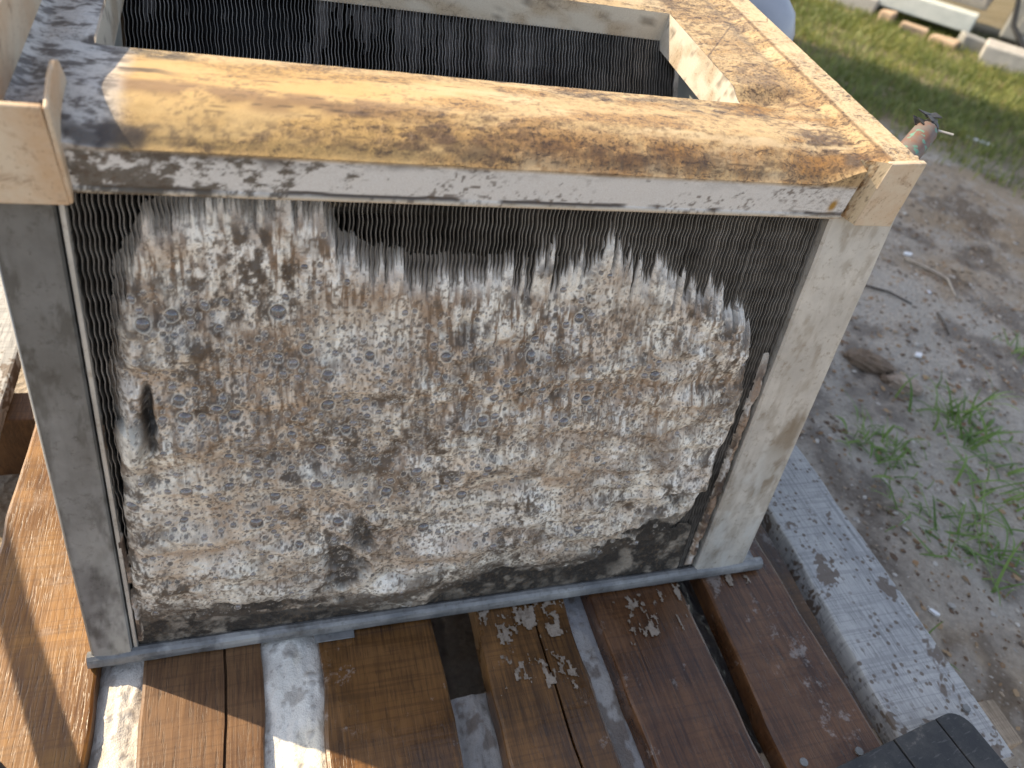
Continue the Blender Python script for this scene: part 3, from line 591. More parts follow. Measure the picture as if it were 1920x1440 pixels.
for (a, b, r) in bub:
    i0 = int((a - fu[0]) / st); j0 = int((b - fs_[0]) / st); k = int(r * 1.35 / st) + 2
    if i0 - k < 0 or j0 - k < 0 or i0 + k >= len(fu) or j0 + k >= len(fs_): continue
    if h[j0, i0] < .0012 or edge[j0, i0] < .003: continue
    if r > .0010 and any((a - x) ** 2 + (b - y) ** 2 < (r * .95 + q * .95) ** 2 for x, y, q in placed): continue
    sl = np.s_[j0 - k:j0 + k + 1, i0 - k:i0 + k + 1]; ang = (a * 7919 + b * 3571) % 1 * 3.14; el = 1 + .25 * ((a * 1e5) % 1)
    X = FU[sl] - a; Y = FS[sl] - b; X, Y = X * math.cos(ang) + Y * math.sin(ang), (-X * math.sin(ang) + Y * math.cos(ang)) * el
    dd = np.sqrt(X * X + Y * Y) / r
    ins = 1 - ss(.80, .98, dd); rim = np.exp(-((dd - 1.04) / .13) ** 2)
    if r > .0010:
        placed.append((a, b, r)); h0 = h[j0, i0]
        bigb = r > .00165
        dome = np.sqrt(np.clip(1 - dd * dd, 0, 1)) * r * (-.30 if bigb else .40)
        h[sl] = h[sl] * (1 - ins * .8) + (h0 + 0) * ins * .8 + dome + rim * r * .10
        fc = np.array((.18, .165, .155)) * (.45 + 1.1 * ((a * 3e4) % 1)); ol = np.exp(-((dd - .86) / .09) ** 2)
        c[sl] = mixc(mixc(c[sl], fc, ins * (.86 if bigb else .74)), (.78, .71, .59), rim * .6)
        c[sl] = mixc(c[sl], (.07, .06, .055), ol * .6)
        if not bigb: film[sl] = np.maximum(film[sl], ins)
        if bigb: doms.append((a, b, r, h0, el, ang))
    else:
        h[sl] -= ins * r * .5; c[sl] = mixc(mixc(c[sl], (.13, .105, .085), ins * .72), (.78, .72, .62), rim * .35)
gb = ss(.5, .62, fbm(FU * 70, FS * 70, 150, 3)) * .0
film = np.where(grime, .06, film)
kp = h > -.0056
V = (SO + FU[..., None] * XA + FS[..., None] * SP_ + h[..., None] * SN_).reshape(-1, 3)
F = grid_faces(len(fu), len(fs_), kp)
V, F, A = compact(V, F, {'col': ('FLOAT_COLOR', np.clip(c, .01, .9).reshape(-1, 3)), 'film': ('FLOAT', film.ravel())})
foam = np_mesh('foam', V, F, M['foam'], attrs=A)
tag(foam, 'dirty off-white cleaning foam full of bubbles clinging to the front fins of the coil', 'foam', None, 'stuff')
# the large bubbles: thin film domes over the hollows
n1, n2 = 14, 5; dv = [(0, 0, 1)]; df = []
for j in range(1, n2 + 1):
    t = j / n2 * math.pi * .5
    dv += [(math.sin(t) * math.cos(2 * math.pi * k / n1), math.sin(t) * math.sin(2 * math.pi * k / n1), math.cos(t)) for k in range(n1)]
df += [(0, 1 + k, 1 + (k + 1) % n1) for k in range(n1)]
for j in range(n2 - 1): df += [(1 + j * n1 + k, 1 + (j + 1) * n1 + k, 1 + (j + 1) * n1 + (k + 1) % n1, 1 + j * n1 + (k + 1) % n1) for k in range(n1)]
bme = bpy.data.meshes.new('bubble'); bme.from_pydata(dv, [], df); bme.materials.append(M['bubble']); bme.polygons.foreach_set('use_smooth', [True] * len(df))
frame = Matrix(((1, SP_[0], SN_[0]), (0, SP_[1], SN_[1]), (0, SP_[2], SN_[2]))).to_4x4()
doms.sort(key=lambda d: -d[2])
for (a, b, r, h0, el, ang) in doms[:290]:
    o = bpy.data.objects.new('bubble', bme); lk(o, foam)
    o.matrix_world = Matrix.Translation(SP(a, b, h0 - .0002)) @ frame @ Matrix.Rotation(ang, 4, 'Z') @ Matrix.Diagonal((r * 1.02, r * 1.02 / el, r * .62, 1))

# ------------------------------------------------------------------ ground
G = -.115
def gax(lo, hi, step, far):
    a = list(np.arange(lo, hi + 1e-6, step)); d = step; x = hi
    while x < far: d *= 1.35; x += d; a.append(x)
    d = step; x = lo; b = []
    while x > -far: d *= 1.35; x -= d; b.append(x)
    return np.array(b[::-1] + a)
gx = gax(-.5, 3.6, .0125, 150); gy = gax(-.7, 3.6, .0125, 150); GX, GY = np.meshgrid(gx, gy)
NX = .75 * GX + .66 * GY; DX = .66 * GX - .75 * GY
near = (np.abs(GX) < 5) & (np.abs(GY) < 5)
gz = .020 * (fbm(GX * 6, GY * 6, 201, 4) - .5) + .008 * (fbm(GX * 32, GY * 32, 202, 3) - .5) + .004 * (fbm(GX * 75, GY * 75, 203, 2) - .5)
gz = np.where(near, gz, 0) - .03 * np.exp(-((NX - .93) / .07) ** 2) * 0
gc = np.empty(GX.shape + (3,)); gc[:] = (.42, .33, .235)
grey = ss(.42, .58, fbm(GX * 3.2 + 1.7, GY * 3.2, 204, 4) + .35 * np.exp(-(((GX - 1.05) / .28) ** 2 + ((GY - .42) / .22) ** 2))); gc = mixc(gc, (.48, .445, .395), grey * .85)
brown = ss(.47, .62, fbm(GX * 5, GY * 5 + 4, 205, 4)); gc = mixc(gc, (.36, .265, .17), brown * .75 * (1 - .6 * grey))
dark = ss(.55, .66, fbm(GX * 13, GY * 13, 206, 4)); gc = mixc(gc, (.09, .065, .05), dark * .6)
light = ss(.60, .70, fbm(GX * 40, GY * 40, 207, 3)); gc = mixc(gc, (.50, .44, .37), light * .6)
lawn = ss(2.15, 2.5, NX + .35 * (fbm(GX * 4, GY * 4, 208, 3) - .5)); gc = mixc(gc, (.17, .14, .06), lawn * .8)
t = NT('sandy_soil'); cc = t.attr('col'); v = t.coord(); f = t.noise(v, 120, 8, .75); f2 = t.vor(v, 130)
col = t.mix(t.ramp(f, [(.3, .75), (.7, 0.0)]), cc, t.mix(.55, cc, (.03, .022, .016)))
col = t.mix(t.ramp(f2, [(.10, .55), (.28, 0.0)]), col, (.42, .37, .31))
M['soil'] = t.fin(col, .9, t.bump(t.math('ADD', f, f2), .7, .006), 0, .3)
g = np_mesh('ground', np.stack([GX, GY, G + gz], -1).reshape(-1, 3), grid_faces(len(gx), len(gy)), M['soil'], attrs={'col': ('FLOAT_COLOR', gc.reshape(-1, 3))})
g['kind'] = 'structure'
def gh(x, y):
    i = int(np.clip(np.searchsorted(gx, x), 1, len(gx) - 1)); j = int(np.clip(np.searchsorted(gy, y), 1, len(gy) - 1)); return G + float(gz[j, i])

# ------------------------------------------------------------------ wood
def m_wood(name, dk, md, lt, rough, wet=0.0, saw=.25, residue=0.0, spots=None, rv=5):
    t = NT(name); v = t.coord((380, 14, 90), rv); w = t.coord((1, 1, 1), rv); sv = t.coord((14, 420, 14), rv)
    gr = t.noise(v, 1, 5, .6, .6); big_ = t.noise(w, 16, 4, .6); sw_ = t.noise(sv, 1, 2, .5)
    c = t.mix(t.ramp(gr, [(.36, 0.0), (.62, 1.0)]), dk, md)
    c = t.mix(t.ramp(big_, [(.42, 0.0), (.68, 1.0)]), c, t.mix(t.ramp(gr, [(.3, .2), (.7, 1.0)]), md, lt))
    c = t.mix(t.math('MULTIPLY', t.ramp(sw_, [(.52, 0.0), (.62, 1.0)]), saw * 2), c, t.mix(.5, c, dk))
    pores = t.ramp(t.noise(t.coord((900, 60, 200), rv), 1, 2), [(.58, 0.0), (.66, 1.0)]); c = t.mix(t.math('MULTIPLY', pores, .6), c, t.mix(.6, c, (.012, .008, .006)))
    hh = t.math('ADD', t.math('MULTIPLY', gr, .8), t.math('MULTIPLY', sw_, saw)); hh = t.math('SUBTRACT', hh, t.math('MULTIPLY', pores, .4))
    r = t.math('ADD', rough - .15, t.math('MULTIPLY', big_, .3))
    if wet:
        wt = t.ramp(t.noise(w, 11, 4, .6), [(.46, 0.0), (.54, 1.0)]); r = t.math('SUBTRACT', r, t.math('MULTIPLY', wt, wet)); c = t.mix(t.math('MULTIPLY', wt, .35), c, t.mix(.65, c, (.02, .008, .006)))
    if residue:
        a = t.noise(w, 26, 6, .75); rs_ = t.math('MULTIPLY', t.ramp(a, [(.60, 0.0), (.66, 1.0)]), residue); c = t.mix(rs_, c, (.52, .49, .46)); r = t.math('ADD', r, t.math('MULTIPLY', rs_, .2))
    if spots:
        q = t.vor(w, 130); sp = t.math('MULTIPLY', t.ramp(q, [(.20, 1.0), (.30, 0.0)]), t.ramp(t.noise(w, 22, 3), [(.40, 0.0), (.52, 1.0)])); c = t.mix(t.math('MULTIPLY', sp, .8), c, spots)
        st2 = t.ramp(t.noise(w, 9, 5, .7, .4), [(.575, 0.0), (.59, 1.0)]); c = t.mix(t.math('MULTIPLY', st2, .85), c, spots); r = t.math('SUBTRACT', r, t.math('MULTIPLY', st2, .3))
    return t.fin(c, r, t.bump(hh, .34, .0009), 0, .5)
M['wood_orange'] = m_wood('sunlit_orange_board', (.10, .036, .005), (.22, .095, .014), (.29, .14, .028), .50, .10, .35, .10)
M['wood_tan'] = m_wood('brown_board', (.070, .030, .011), (.15, .074, .028), (.20, .105, .044), .55, .1, .35, .0)
M['wood_dark'] = m_wood('wet_brown_board', (.045, .021, .008), (.145, .068, .020), (.25, .118, .036), .36, .2, .3, .35)
M['wood_red'] = m_wood('wet_red_brown_board', (.042, .019, .010), (.125, .056, .024), (.19, .092, .040), .34, .2, .3, .3)
M['wood_grey'] = m_wood('weathered_grey_board', (.24, .24, .24), (.40, .40, .395), (.50, .49, .465), .8, 0, .6, .0, (.10, .065, .04))
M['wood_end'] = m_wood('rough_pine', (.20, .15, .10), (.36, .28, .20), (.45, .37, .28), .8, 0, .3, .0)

pallet = tag(empty('pallet', (.25, .3, G)), 'weathered wooden pallet under the coil with wet brown and grey deck boards', 'pallet')
PI_ = Matrix.Translation((-.25, -.3, -G))
def board(xf, xb, z0, z1, y0, y1, m, seed, crack=None, lbl=None, rough=.0012, name='deck_board'):
    """board from (x left/right at front, at back); crack = list of (fraction across, depth)"""
    r = np.random.default_rng(seed); ny = max(8, int((y1 - y0) / .012)); ys = np.linspace(y0, y1, ny)
    fr = [0, .006, .03, .25, .5, .75, .97, .994, 1.0]; dz = [-.0028, -.0008, 0, 0, 0, 0, 0, -.0008, -.0028]
    if crack: 
        for q, dep in crack:
            for a, b in ((q - .012, 0), (q - .008, -dep), (q + .008, -dep), (q + .012, 0)): fr.append(a); dz.append(b)
    o_ = np.argsort(fr); fr = np.array(fr)[o_]; dz = np.array(dz)[o_]; n = len(fr)
    t = (ys - y0) / (y1 - y0); xl = xf[0] + (xb[0] - xf[0]) * t + rough * 2 * (fbm(ys * 22, ys * 0 + seed, seed, 3) - .5) * 2; xr = xf[1] + (xb[1] - xf[1]) * t + rough * 2 * (fbm(ys * 22, ys * 0 + seed + 50, seed, 3) - .5) * 2
    jf = .010 * (fbm(ys * 16, ys * 0 + 3, seed + 9, 3) - .5) * 2
    X = xl[:, None] + (xr - xl)[:, None] * (fr[None] + (jf[:, None] * np.where((fr > .04) & (fr < .96), 1, 0)[None] if crack else 0))
    Z = z1 + dz[None] + .0012 * (fbm(X * 30, np.repeat(ys[:, None], n, 1) * 6, seed + 4, 3) - .5)
    Yg = np.repeat(ys[:, None], n, 1) + np.where(True, .0015 * (vn(X * 300, X * 0, seed) - .5), 0)
    Vt = np.stack([X, Yg, Z], -1); Vb = np.stack([X, Yg, np.full_like(X, z0)], -1)
    V = np.concatenate([Vt.reshape(-1, 3), Vb.reshape(-1, 3)]); N = ny * n; i = np.arange(N).reshape(ny, n)
    F = [grid_faces(n, ny), grid_faces(n, ny, flip=True) + N]
    for a in (i[:, 0], i[::-1, -1], i[0, ::-1], i[-1, :]): F.append(np.stack([a[:-1], a[1:], a[1:] + N, a[:-1] + N], -1))
    o = np_mesh(name, V, np.concatenate(F), m, pallet, smooth=False); o.matrix_parent_inverse = PI_
    if lbl: o['label'] = lbl
    return o
YF, YB = -.196, .86
board((-.192, -.101), (-.192, -.103), -.018, -.001, YF, YB, M['wood_grey'], 21, lbl='dry grey board at the left edge')
board((-.0745, .0070), (-.0680, .0075), -.020, 0, YF, YB, M['wood_orange'], 22, lbl='wet orange-brown board in the sun')
board((.0355, .1130), (.0370, .1140), -.020, 0, YF, YB, M['wood_tan'], 23, crack=[(.68, .004)], lbl='brown board with a hairline crack')
board((.1530, .2410), (.1540, .2400), -.020, 0, YF, YB, M['wood_dark'], 24)
board((.2740, .3500), (.2700, .3560), -.020, 0, YF, YB, M['wood_dark'], 25, crack=[(.62, .010)], lbl='dark brown board split along its length')
board((.3750, .4590), (.3800, .4620), -.020, 0, YF, YB, M['wood_red'], 26)
board((.4740, .5630), (.5300, .5580), -.020, 0, YF, YB, M['wood_red'], 27, lbl='smooth red-brown board')
board((.5790, .6720), (.6500, .6950), -.020, .0015, YF - .004, YB, M['wood_grey'], 28, lbl='grey weathered board with brown wet stains')
# the first (0.1390..) board is narrower in front of the gap
def hbar(y0, y1, z0, z1, x0, x1, m, seed, name):
    r = random.Random(seed); mb = MB(); n = 24; vs = []
    for k in range(n):
        x = x0 + (x1 - x0) * k / (n - 1); j = [r.uniform(-.001, .001) for _ in range(4)]
        vs += [(x, y0 + j[0], z0), (x, y1 + j[1], z0), (x, y1 + j[1], z1 + j[2]), (x, y0 + j[0], z1 + j[3])]
    fs = [(k * 4 + a, k * 4 + (a + 1) % 4, (k + 1) * 4 + (a + 1) % 4, (k + 1) * 4 + a) for k in range(n - 1) for a in range(4)] + [(3, 2, 1, 0), tuple((n - 1) * 4 + a for a in range(4))]
    o = mb.add(vs, fs).build(name, m, pallet, bevel=.002); o.matrix_parent_inverse = PI_; return o
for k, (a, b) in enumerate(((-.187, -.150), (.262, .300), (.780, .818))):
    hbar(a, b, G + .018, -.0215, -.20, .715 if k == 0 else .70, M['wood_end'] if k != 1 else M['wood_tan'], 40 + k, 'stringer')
for k, (a, b) in enumerate(((-.10, -.01), (.16, .25), (.40, .49), (.62, .70))):
    o = board((a, b), (a, b), G + .001, G + .017, YF, YB, M['wood_dark'], 60 + k, name='bottom_board')
# nail heads
nm = MB().tube([(0, 0, -.001), (0, 0, .0008)], .0032, 10).build('nail', M['galv_dark'], pallet); nm.matrix_parent_inverse = PI_; nm.location = (.605, -.166, .0045)
for x, y, z in ((.655, -.160, .0045), (.49, -.168, .0006), (.54, -.17, .0006), (.30, .28, .0006), (-.05, .28, .0006)):
    o = nm.copy(); lk(o, pallet); o.matrix_parent_inverse = PI_; o.location = (x, y, z)

# ------------------------------------------------------------------ foam in the gaps between the boards
def gap_foam(x0, x1, y0, y1, z, lab, seed, tone=(.62, .585, .53), bumps=.010, dark=0.0):
    xs = np.arange(x0, x1, .0011); ys = np.arange(y0, y1, .0013); X, Y = np.meshgrid(xs, ys)
    e = np.minimum(X - x0, x1 - X) / (x1 - x0) * 2
    hh = z + .004 * np.sqrt(np.clip(e, 0, 1)) + bumps * (fbm(X * 60, Y * 24, seed, 4) - .5)
    c = np.empty(X.shape + (3,)); c[:] = tone
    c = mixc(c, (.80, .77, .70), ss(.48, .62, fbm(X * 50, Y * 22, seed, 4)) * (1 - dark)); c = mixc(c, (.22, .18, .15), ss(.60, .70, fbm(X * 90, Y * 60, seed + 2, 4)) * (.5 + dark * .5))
    fl = np.zeros_like(X); r = np.random.default_rng(seed)
    for _ in range(int(len(ys) * 1.3)):
        a, b, q = r.uniform(x0, x1), r.uniform(y0, y1), .0006 + .0026 * r.random() ** 3.2
        i0 = int((a - x0) / .0011); j0 = int((b - y0) / .0013); k = int(q * 1.5 / .0011) + 1
        sl = np.s_[max(j0 - k, 0):j0 + k + 1, max(i0 - k, 0):i0 + k + 1]; d = np.sqrt((X[sl] - a) ** 2 + (Y[sl] - b) ** 2) / q
        ins = 1 - ss(.75, 1, d); hh[sl] += np.sqrt(np.clip(1 - d * d, 0, 1)) * q * .4; c[sl] = mixc(c[sl], (.34, .31, .28), ins * .55); fl[sl] = np.maximum(fl[sl], ins * .8)
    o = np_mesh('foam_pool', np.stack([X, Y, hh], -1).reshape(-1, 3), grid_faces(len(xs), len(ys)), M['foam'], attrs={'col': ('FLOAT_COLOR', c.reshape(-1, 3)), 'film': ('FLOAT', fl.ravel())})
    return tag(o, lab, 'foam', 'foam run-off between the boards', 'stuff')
gap_foam(.0050, .0385, YF, .05, -.010, 'pale grey foam filling the gap between the sunlit orange board and the brown board', 301)
gap_foam(.1120, .1560, YF, .03, -.008, 'bright cream foam in the gap beside the hairline-cracked brown board', 302, (.76, .71, .60))
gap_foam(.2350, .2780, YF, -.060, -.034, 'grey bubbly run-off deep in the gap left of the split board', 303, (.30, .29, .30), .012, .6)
gap_foam(.3480, .3820, YF, .06, -.024, 'smooth grey run-off in the gap right of the split board', 304, (.44, .44, .45), .005, .6)
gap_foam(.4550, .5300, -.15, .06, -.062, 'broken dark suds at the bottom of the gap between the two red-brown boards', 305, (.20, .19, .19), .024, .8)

def suds(x0, x1, y0, y1, z, lab, seed, thr=.52):
    xs = np.arange(x0, x1, .0009); ys = np.arange(y0, y1, .0009); X, Y = np.meshgrid(xs, ys)
    f = fbm(X * 110, Y * 60, seed, 6, .70); e = np.minimum(np.minimum(X - x0, x1 - X) / (x1 - x0), np.minimum(Y - y0, y1 - Y) / (y1 - y0)) * 2
    m = f - thr + .12 * np.clip(e, 0, 1) - .06
    hh = z + np.clip(m, -.01, .1) * .004 + .0002 * vn(X * 900, Y * 900, seed)
    c = mixc(np.full(X.shape + (3,), .16) * np.array((1.0, .75, .52)), (.30, .25, .20), ss(.0, .14, m))
    c = mixc(c, (.25, .2, .16), ss(.58, .7, fbm(X * 320, Y * 320, seed + 3, 3)) * .6)
    o = np_mesh('suds', np.stack([X, Y, hh], -1).reshape(-1, 3), grid_faces(len(xs), len(ys), m > 0), M['foam'], attrs={'col': ('FLOAT_COLOR', c.reshape(-1, 3)), 'film': ('FLOAT', np.full(X.size, .3))})
    return tag(o, lab, 'suds', 'drying suds on the boards', 'stuff')
suds(.276, .350, -.040, -.006, .0010, 'whitish band of drying suds across the split board right below the rail', 321, .47)
suds(.276, .350, -.085, -.048, .0010, 'loose pale suds spots on the split board below its whitish band', 322, .57)
suds(.392, .460, -.060, -.004, .0010, 'pale suds specks near the rail on the board right of the split one', 323, .58)
suds(.486, .530, -.020, .015, .0010, 'small white suds smear beside the right end of the rail', 324, .54)

# ------------------------------------------------------------------ black plastic handle at the bottom right
hd = tag(empty('tool_grip', (.60, -.185, .012), math.radians(8)), 'black rounded plastic handle end with two grooves lying on the boards at the bottom right', 'tool')
def rslab(x0, x1, y0, y1, z0, z1, r0, r1, n=8):
    P = []
    for cx, cy, a0, r in ((x1 - r1, y1 - r1, 0, r1), (x0 + r0, y1 - r0, 90, r0), (x0 + r0, y0 + r0, 180, r0), (x1 - r1, y0 + r1, 270, r1)):
        for k in range(n + 1): a = math.radians(a0 + 90 * k / n); P.append((cx + r * math.cos(a), cy + r * math.sin(a)))
    N = len(P); mb = MB(); mb.add([(x, y, z0) for x, y in P] + [(x, y, z1) for x, y in P], [tuple(range(N))[::-1], tuple(range(N, 2 * N))] + [(i, (i + 1) % N, N + (i + 1) % N, N + i) for i in range(N)]); return mb
for x0, x1, r0, r1, z1, nm_ in ((-.160, -.0405, .001, .001, .0085, 'grip_block'), (-.0390, .0065, .001, .001, .0090, 'grip_block'), (.0080, .0350, .001, .016, .0090, 'grip_tip')):
    o = rslab(x0, x1, -.05, .018, -.008, z1, r0, r1).build(nm_, M['black'], hd, bevel=.0022, seg=3)
rslab(-.160, .030, -.046, .0145, -.008, .0068, .001, .012).build('grip_core', M['black'], hd)

# ------------------------------------------------------------------ ground cover
def tri_mesh(name, V, F, mats, attrs=None, smooth=False): return np_mesh(name, np.array(V), np.array(F), mats, None, smooth, attrs)
# gravel
ico = [(0, 0, 1), (.89, 0, .45), (.28, .85, .45), (-.72, .53, .45), (-.72, -.53, .45), (.28, -.85, .45), (.72, .53, -.45), (-.28, .85, -.45), (-.89, 0, -.45), (-.28, -.85, -.45), (.72, -.53, -.45), (0, 0, -1)]
icf = [(0, 1, 2), (0, 2, 3), (0, 3, 4), (0, 4, 5), (0, 5, 1), (1, 6, 2), (2, 7, 3), (3, 8, 4), (4, 9, 5), (5, 10, 1), (6, 7, 2), (7, 8, 3), (8, 9, 4), (9, 10, 5), (10, 6, 1), (11, 7, 6), (11, 8, 7), (11, 9, 8), (11, 10, 9), (11, 6, 10)]
ico = np.array(ico); icf = np.array(icf)
def scatter(n, area, smin, smax, pw, flat, cols, seed):
    r = np.random.default_rng(seed); Vs = []; Fs = []; Cs = []; b = 0
    for _ in range(n):
        x, y = r.uniform(*area[0]), r.uniform(*area[1])
        if x < .705 and y > -.2 and y < .88: continue
        s = smin + (smax - smin) * r.random() ** pw; a = r.uniform(0, 6.28); sc_ = np.array([s * r.uniform(.7, 1.5), s * r.uniform(.6, 1.0), s * flat * r.uniform(.6, 1)])
        P = ico * (1 + r.normal(0, .14, (12, 1))) * sc_; P = np.stack([P[:, 0] * math.cos(a) - P[:, 1] * math.sin(a), P[:, 0] * math.sin(a) + P[:, 1] * math.cos(a), P[:, 2]], -1)
        Vs.append(P + (x, y, gh(x, y) + s * flat * .3)); Fs.append(icf + b); b += 12; Cs.append(np.tile(np.array(cols[r.integers(len(cols))]) * r.uniform(.7, 1.25), (12, 1)))
    return np.concatenate(Vs), np.concatenate(Fs), np.concatenate(Cs)
t = NT('pebble'); cc = t.attr('col'); f = t.noise(t.coord(), 300, 3); M['pebble'] = t.fin(t.mix(f, cc, t.mix(.3, cc, (.1, .08, .06))), .85)
V, F, Cc = scatter(9500, ((.60, 1.9), (-.35, 1.4)), .0011, .0048, 3.2, .6, [(.42, .38, .33), (.26, .21, .16), (.50, .47, .43), (.15, .11, .08), (.38, .29, .20)], 401)
tag(tri_mesh('gravel', V, F, M['pebble'], {'col': ('FLOAT_COLOR', Cc)}), 'fine gravel and grit scattered over the bare soil right of the pallet', 'gravel', None, 'stuff')
V, F, Cc = scatter(7000, ((.60, 1.7), (-.35, 1.1)), 0.0018, .0055, 2.6, .14, [(.26, .15, .07), (.18, .10, .05), (.33, .22, .12), (.12, .07, .04)], 402)
tag(tri_mesh('leaf_litter', V, F, M['pebble'], {'col': ('FLOAT_COLOR', Cc)}), 'brown chips and dead leaf fragments on the soil right of the pallet', 'leaf litter', None, 'stuff')
M['chip'] = m_simple('white_paint_chip', (.70, .70, .70), (.80, .80, .82), 60, .6)
V, F, Cc = scatter(60, ((.70, 1.9), (-.15, 1.2)), 0.0015, .006, 2.0, .25, [(.78, .78, .80), (.66, .67, .72)], 403)
tag(tri_mesh('paint_flakes', V, F, M['pebble'], {'col': ('FLOAT_COLOR', Cc)}), 'small white flakes scattered over the bare soil', 'paint flakes', None, 'stuff')
# stones, twigs, litter
M['clod'] = m_simple('brown_clod', (.14, .10, .07), (.24, .18, .13), 60, .9, 0, .6, .003)
M['stone'] = m_simple('tan_stone', (.28, .22, .17), (.40, .33, .27), 50, .85, 0, .5, .002)
def stone(name, x, y, sx, sy, sz, rz, m, label, cat, seed):
    bm_v = []; n = 26; k = 16; fs = []
    for j in range(k + 1):
        th = math.pi * j / k
        for i in range(n):
            ph = 2 * math.pi * i / n; p = np.array([math.sin(th) * math.cos(ph), math.sin(th) * math.sin(ph), math.cos(th)])
            q = np.sign(p) * np.abs(p) ** .7; d = 1 + .42 * (float(fbm(np.array(p[0] * 2.6 + seed), np.array(p[1] * 2.6 + p[2] * 3.4), seed, 5, .65)) - .5) * 2
            bm_v.append(tuple(q * d * (sx, sy, sz)))
    fs = [(j * n + i, j * n + (i + 1) % n, (j + 1) * n + (i + 1) % n, (j + 1) * n + i) for j in range(k) for i in range(n)]
    o = MB().add(bm_v, fs).build(name, m, smooth=False); o.location = (x, y, gh(x, y) + sz * .45); o.rotation_euler = (0, 0, rz); return tag(o, label, cat)
stone('clod', 1.040, .385, .036, .017, .014, -.75, M['clod'], 'elongated dark brown clod of earth on grey soil', 'clod', 3)
stone('stone', 1.072, .333, .026, .016, .011, -.6, M['stone'], 'rounded tan stone beside the dark clod', 'stone', 4)
stone('pebble', 1.050, .350, .010, .009, .006, .3, M['clod'], 'small reddish pebble between the clod and the tan stone', 'pebble', 5)
M['twig'] = m_simple('dark_twig', (.05, .04, .033), (.12, .10, .085), 90, .8)
M['twig_pale'] = m_simple('pale_twig', (.28, .24, .20), (.38, .34, .29), 90, .8)
def twig(pts, r, m, label):
    P = [Vector((x, y, gh(x, y) + r + .002)) for x, y in pts]; o0 = P[0].copy(); o = MB().tube([p - o0 for p in P], [r * (1 - .45 * i / (len(P) - 1)) for i in range(len(P))], 7).build('twig', m, smooth=True); o.location = o0; return tag(o, label, 'twig', 'twigs on the soil')
twig([(1.37, .70), (1.405, .655), (1.415, .62), (1.395, .585), (1.375, .555)], .0036, M['twig_pale'], 'pale curved twig on the brown soil')
twig([(1.285, .505), (1.275, .475), (1.258, .445)], .0032, M['twig'], 'short straight dark twig')
twig([(1.16, .64), (1.19, .60), (1.225, .57), (1.25, .535)], .0030, M['twig'], 'long thin dark twig near the right post')
twig([(1.02, .03), (1.06, -.01), (1.085, -.05), (1.10, -.10)], .004, M['twig'], 'brown dead stalk below the grassy weed')
def flake(x, y, sx, sy, rz, label, seed, cat='litter'):
    r = random.Random(seed); n = 9; P = [(sx * math.cos(6.283 * k / n) * r.uniform(.7, 1.1), sy * math.sin(6.283 * k / n) * r.uniform(.35, .85)) for k in range(n)]
    mb = MB(); mb.add([(a, b, 0) for a, b in P] + [(a, b, .0025 + .1 * abs(a)) for a, b in P], [tuple(range(n))[::-1], tuple(range(n, 2 * n))] + [(i, (i + 1) % n, n + (i + 1) % n, n + i) for i in range(n)])
    o = mb.build('litter', M['chip']); o.location = (x, y, gh(x, y) + .004); o.rotation_euler = (.05, .05, rz); return tag(o, label, cat, 'white litter')
flake(2.19, 1.34, .050, .012, -.55, 'long white scrap lying in the shaded grass', 1)
flake(1.39, .715, .013, .009, .2, 'white chip at the end of the pale curved twig', 2)
flake(1.175, .610, .013, .010, .9, 'white chip close beside the right post', 3)
flake(.815, -.030, .007, .004, -.7, 'white chip beside the grey board', 4)
flake(1.155, .400, .010, .008, .2, 'white crumb above the tan stone', 5)

# weeds --------------------------------------------------------------
def m_leaf(name, a, b):
    t = NT(name); f = t.n('ShaderNodeObjectInfo').outputs['Random']; c = t.mix(f, a, b)
    dif = t.b; t.fin(c, .45, None, 0, .5)
    tl = t.n('ShaderNodeBsdfTranslucent'); t.L(t.mix(.5, c, b), tl.inputs[0]); mx = t.n('ShaderNodeMixShader'); mx.inputs[0].default_value = .35
    t.L(t.b.outputs[0], mx.inputs[1]); t.L(tl.outputs[0], mx.inputs[2]); t.L(mx.outputs[0], t.out.inputs[0]); return t.mat
M['leaf'] = m_leaf('weed_leaf', (.09, .17, .035), (.23, .34, .08))
def blade_mesh(L, W, bend, kind, seed):
    r = random.Random(seed); n = 8; vs = []; fs = []
    for k in range(n + 1):
        t = k / n; w = W * (math.sin(math.pi * min(1, .12 + .88 * t)) ** .7 if kind else (1 - t) ** .6) * .5 + .0002; x = L * (t - .25 * bend * t * t); z = L * (.75 * t * (1 - .35 * bend) - .75 * bend * t * t) ; y = .05 * L * math.sin(t * 3 + seed)
        vs += [(x, y - w, z + w * .25), (x, y, z), (x, y + w, z + w * .25)]
    for k in range(n):
        for a in range(2): fs.append((k * 3 + a, k * 3 + a + 1, (k + 1) * 3 + a + 1, (k + 1) * 3 + a))
    me = bpy.data.meshes.new('leaf'); me.from_pydata(vs, [], fs); me.materials.append(M['leaf']); me.polygons.foreach_set('use_smooth', [True] * len(fs)); return me
GB = [blade_mesh(.080, .0040, b, 0, i) for i, b in enumerate((.3, .6, .9, .7))]
BL = [blade_mesh(.050, .0075, b, 1, i + 9) for i, b in enumerate((.5, .8, 1.0, .7))]
def weed(x, y, n, spread, meshes, smin, smax, up, label, seed, name='weed'):
    r = random.Random(seed); z = gh(x, y); root = tag(empty(name, (x, y, z)), label, 'weed', 'weeds on the soil')
    for _ in range(int(n * 1.5)):
        o = bpy.data.objects.new('leaf', r.choice(meshes)); lk(o, root); s = r.uniform(smin, smax)
        o.location = (r.gauss(0, spread), r.gauss(0, spread), -.002); o.rotation_euler = (r.uniform(-.3, .3), r.uniform(-up, .25), r.uniform(0, 6.28)); o.scale = (s, s, s)
    return root
weed(.935, .215, 56, .028, BL[:2] + GB, .28, .70, .6, 'low broad-leaved weed close beside the right post', 1)
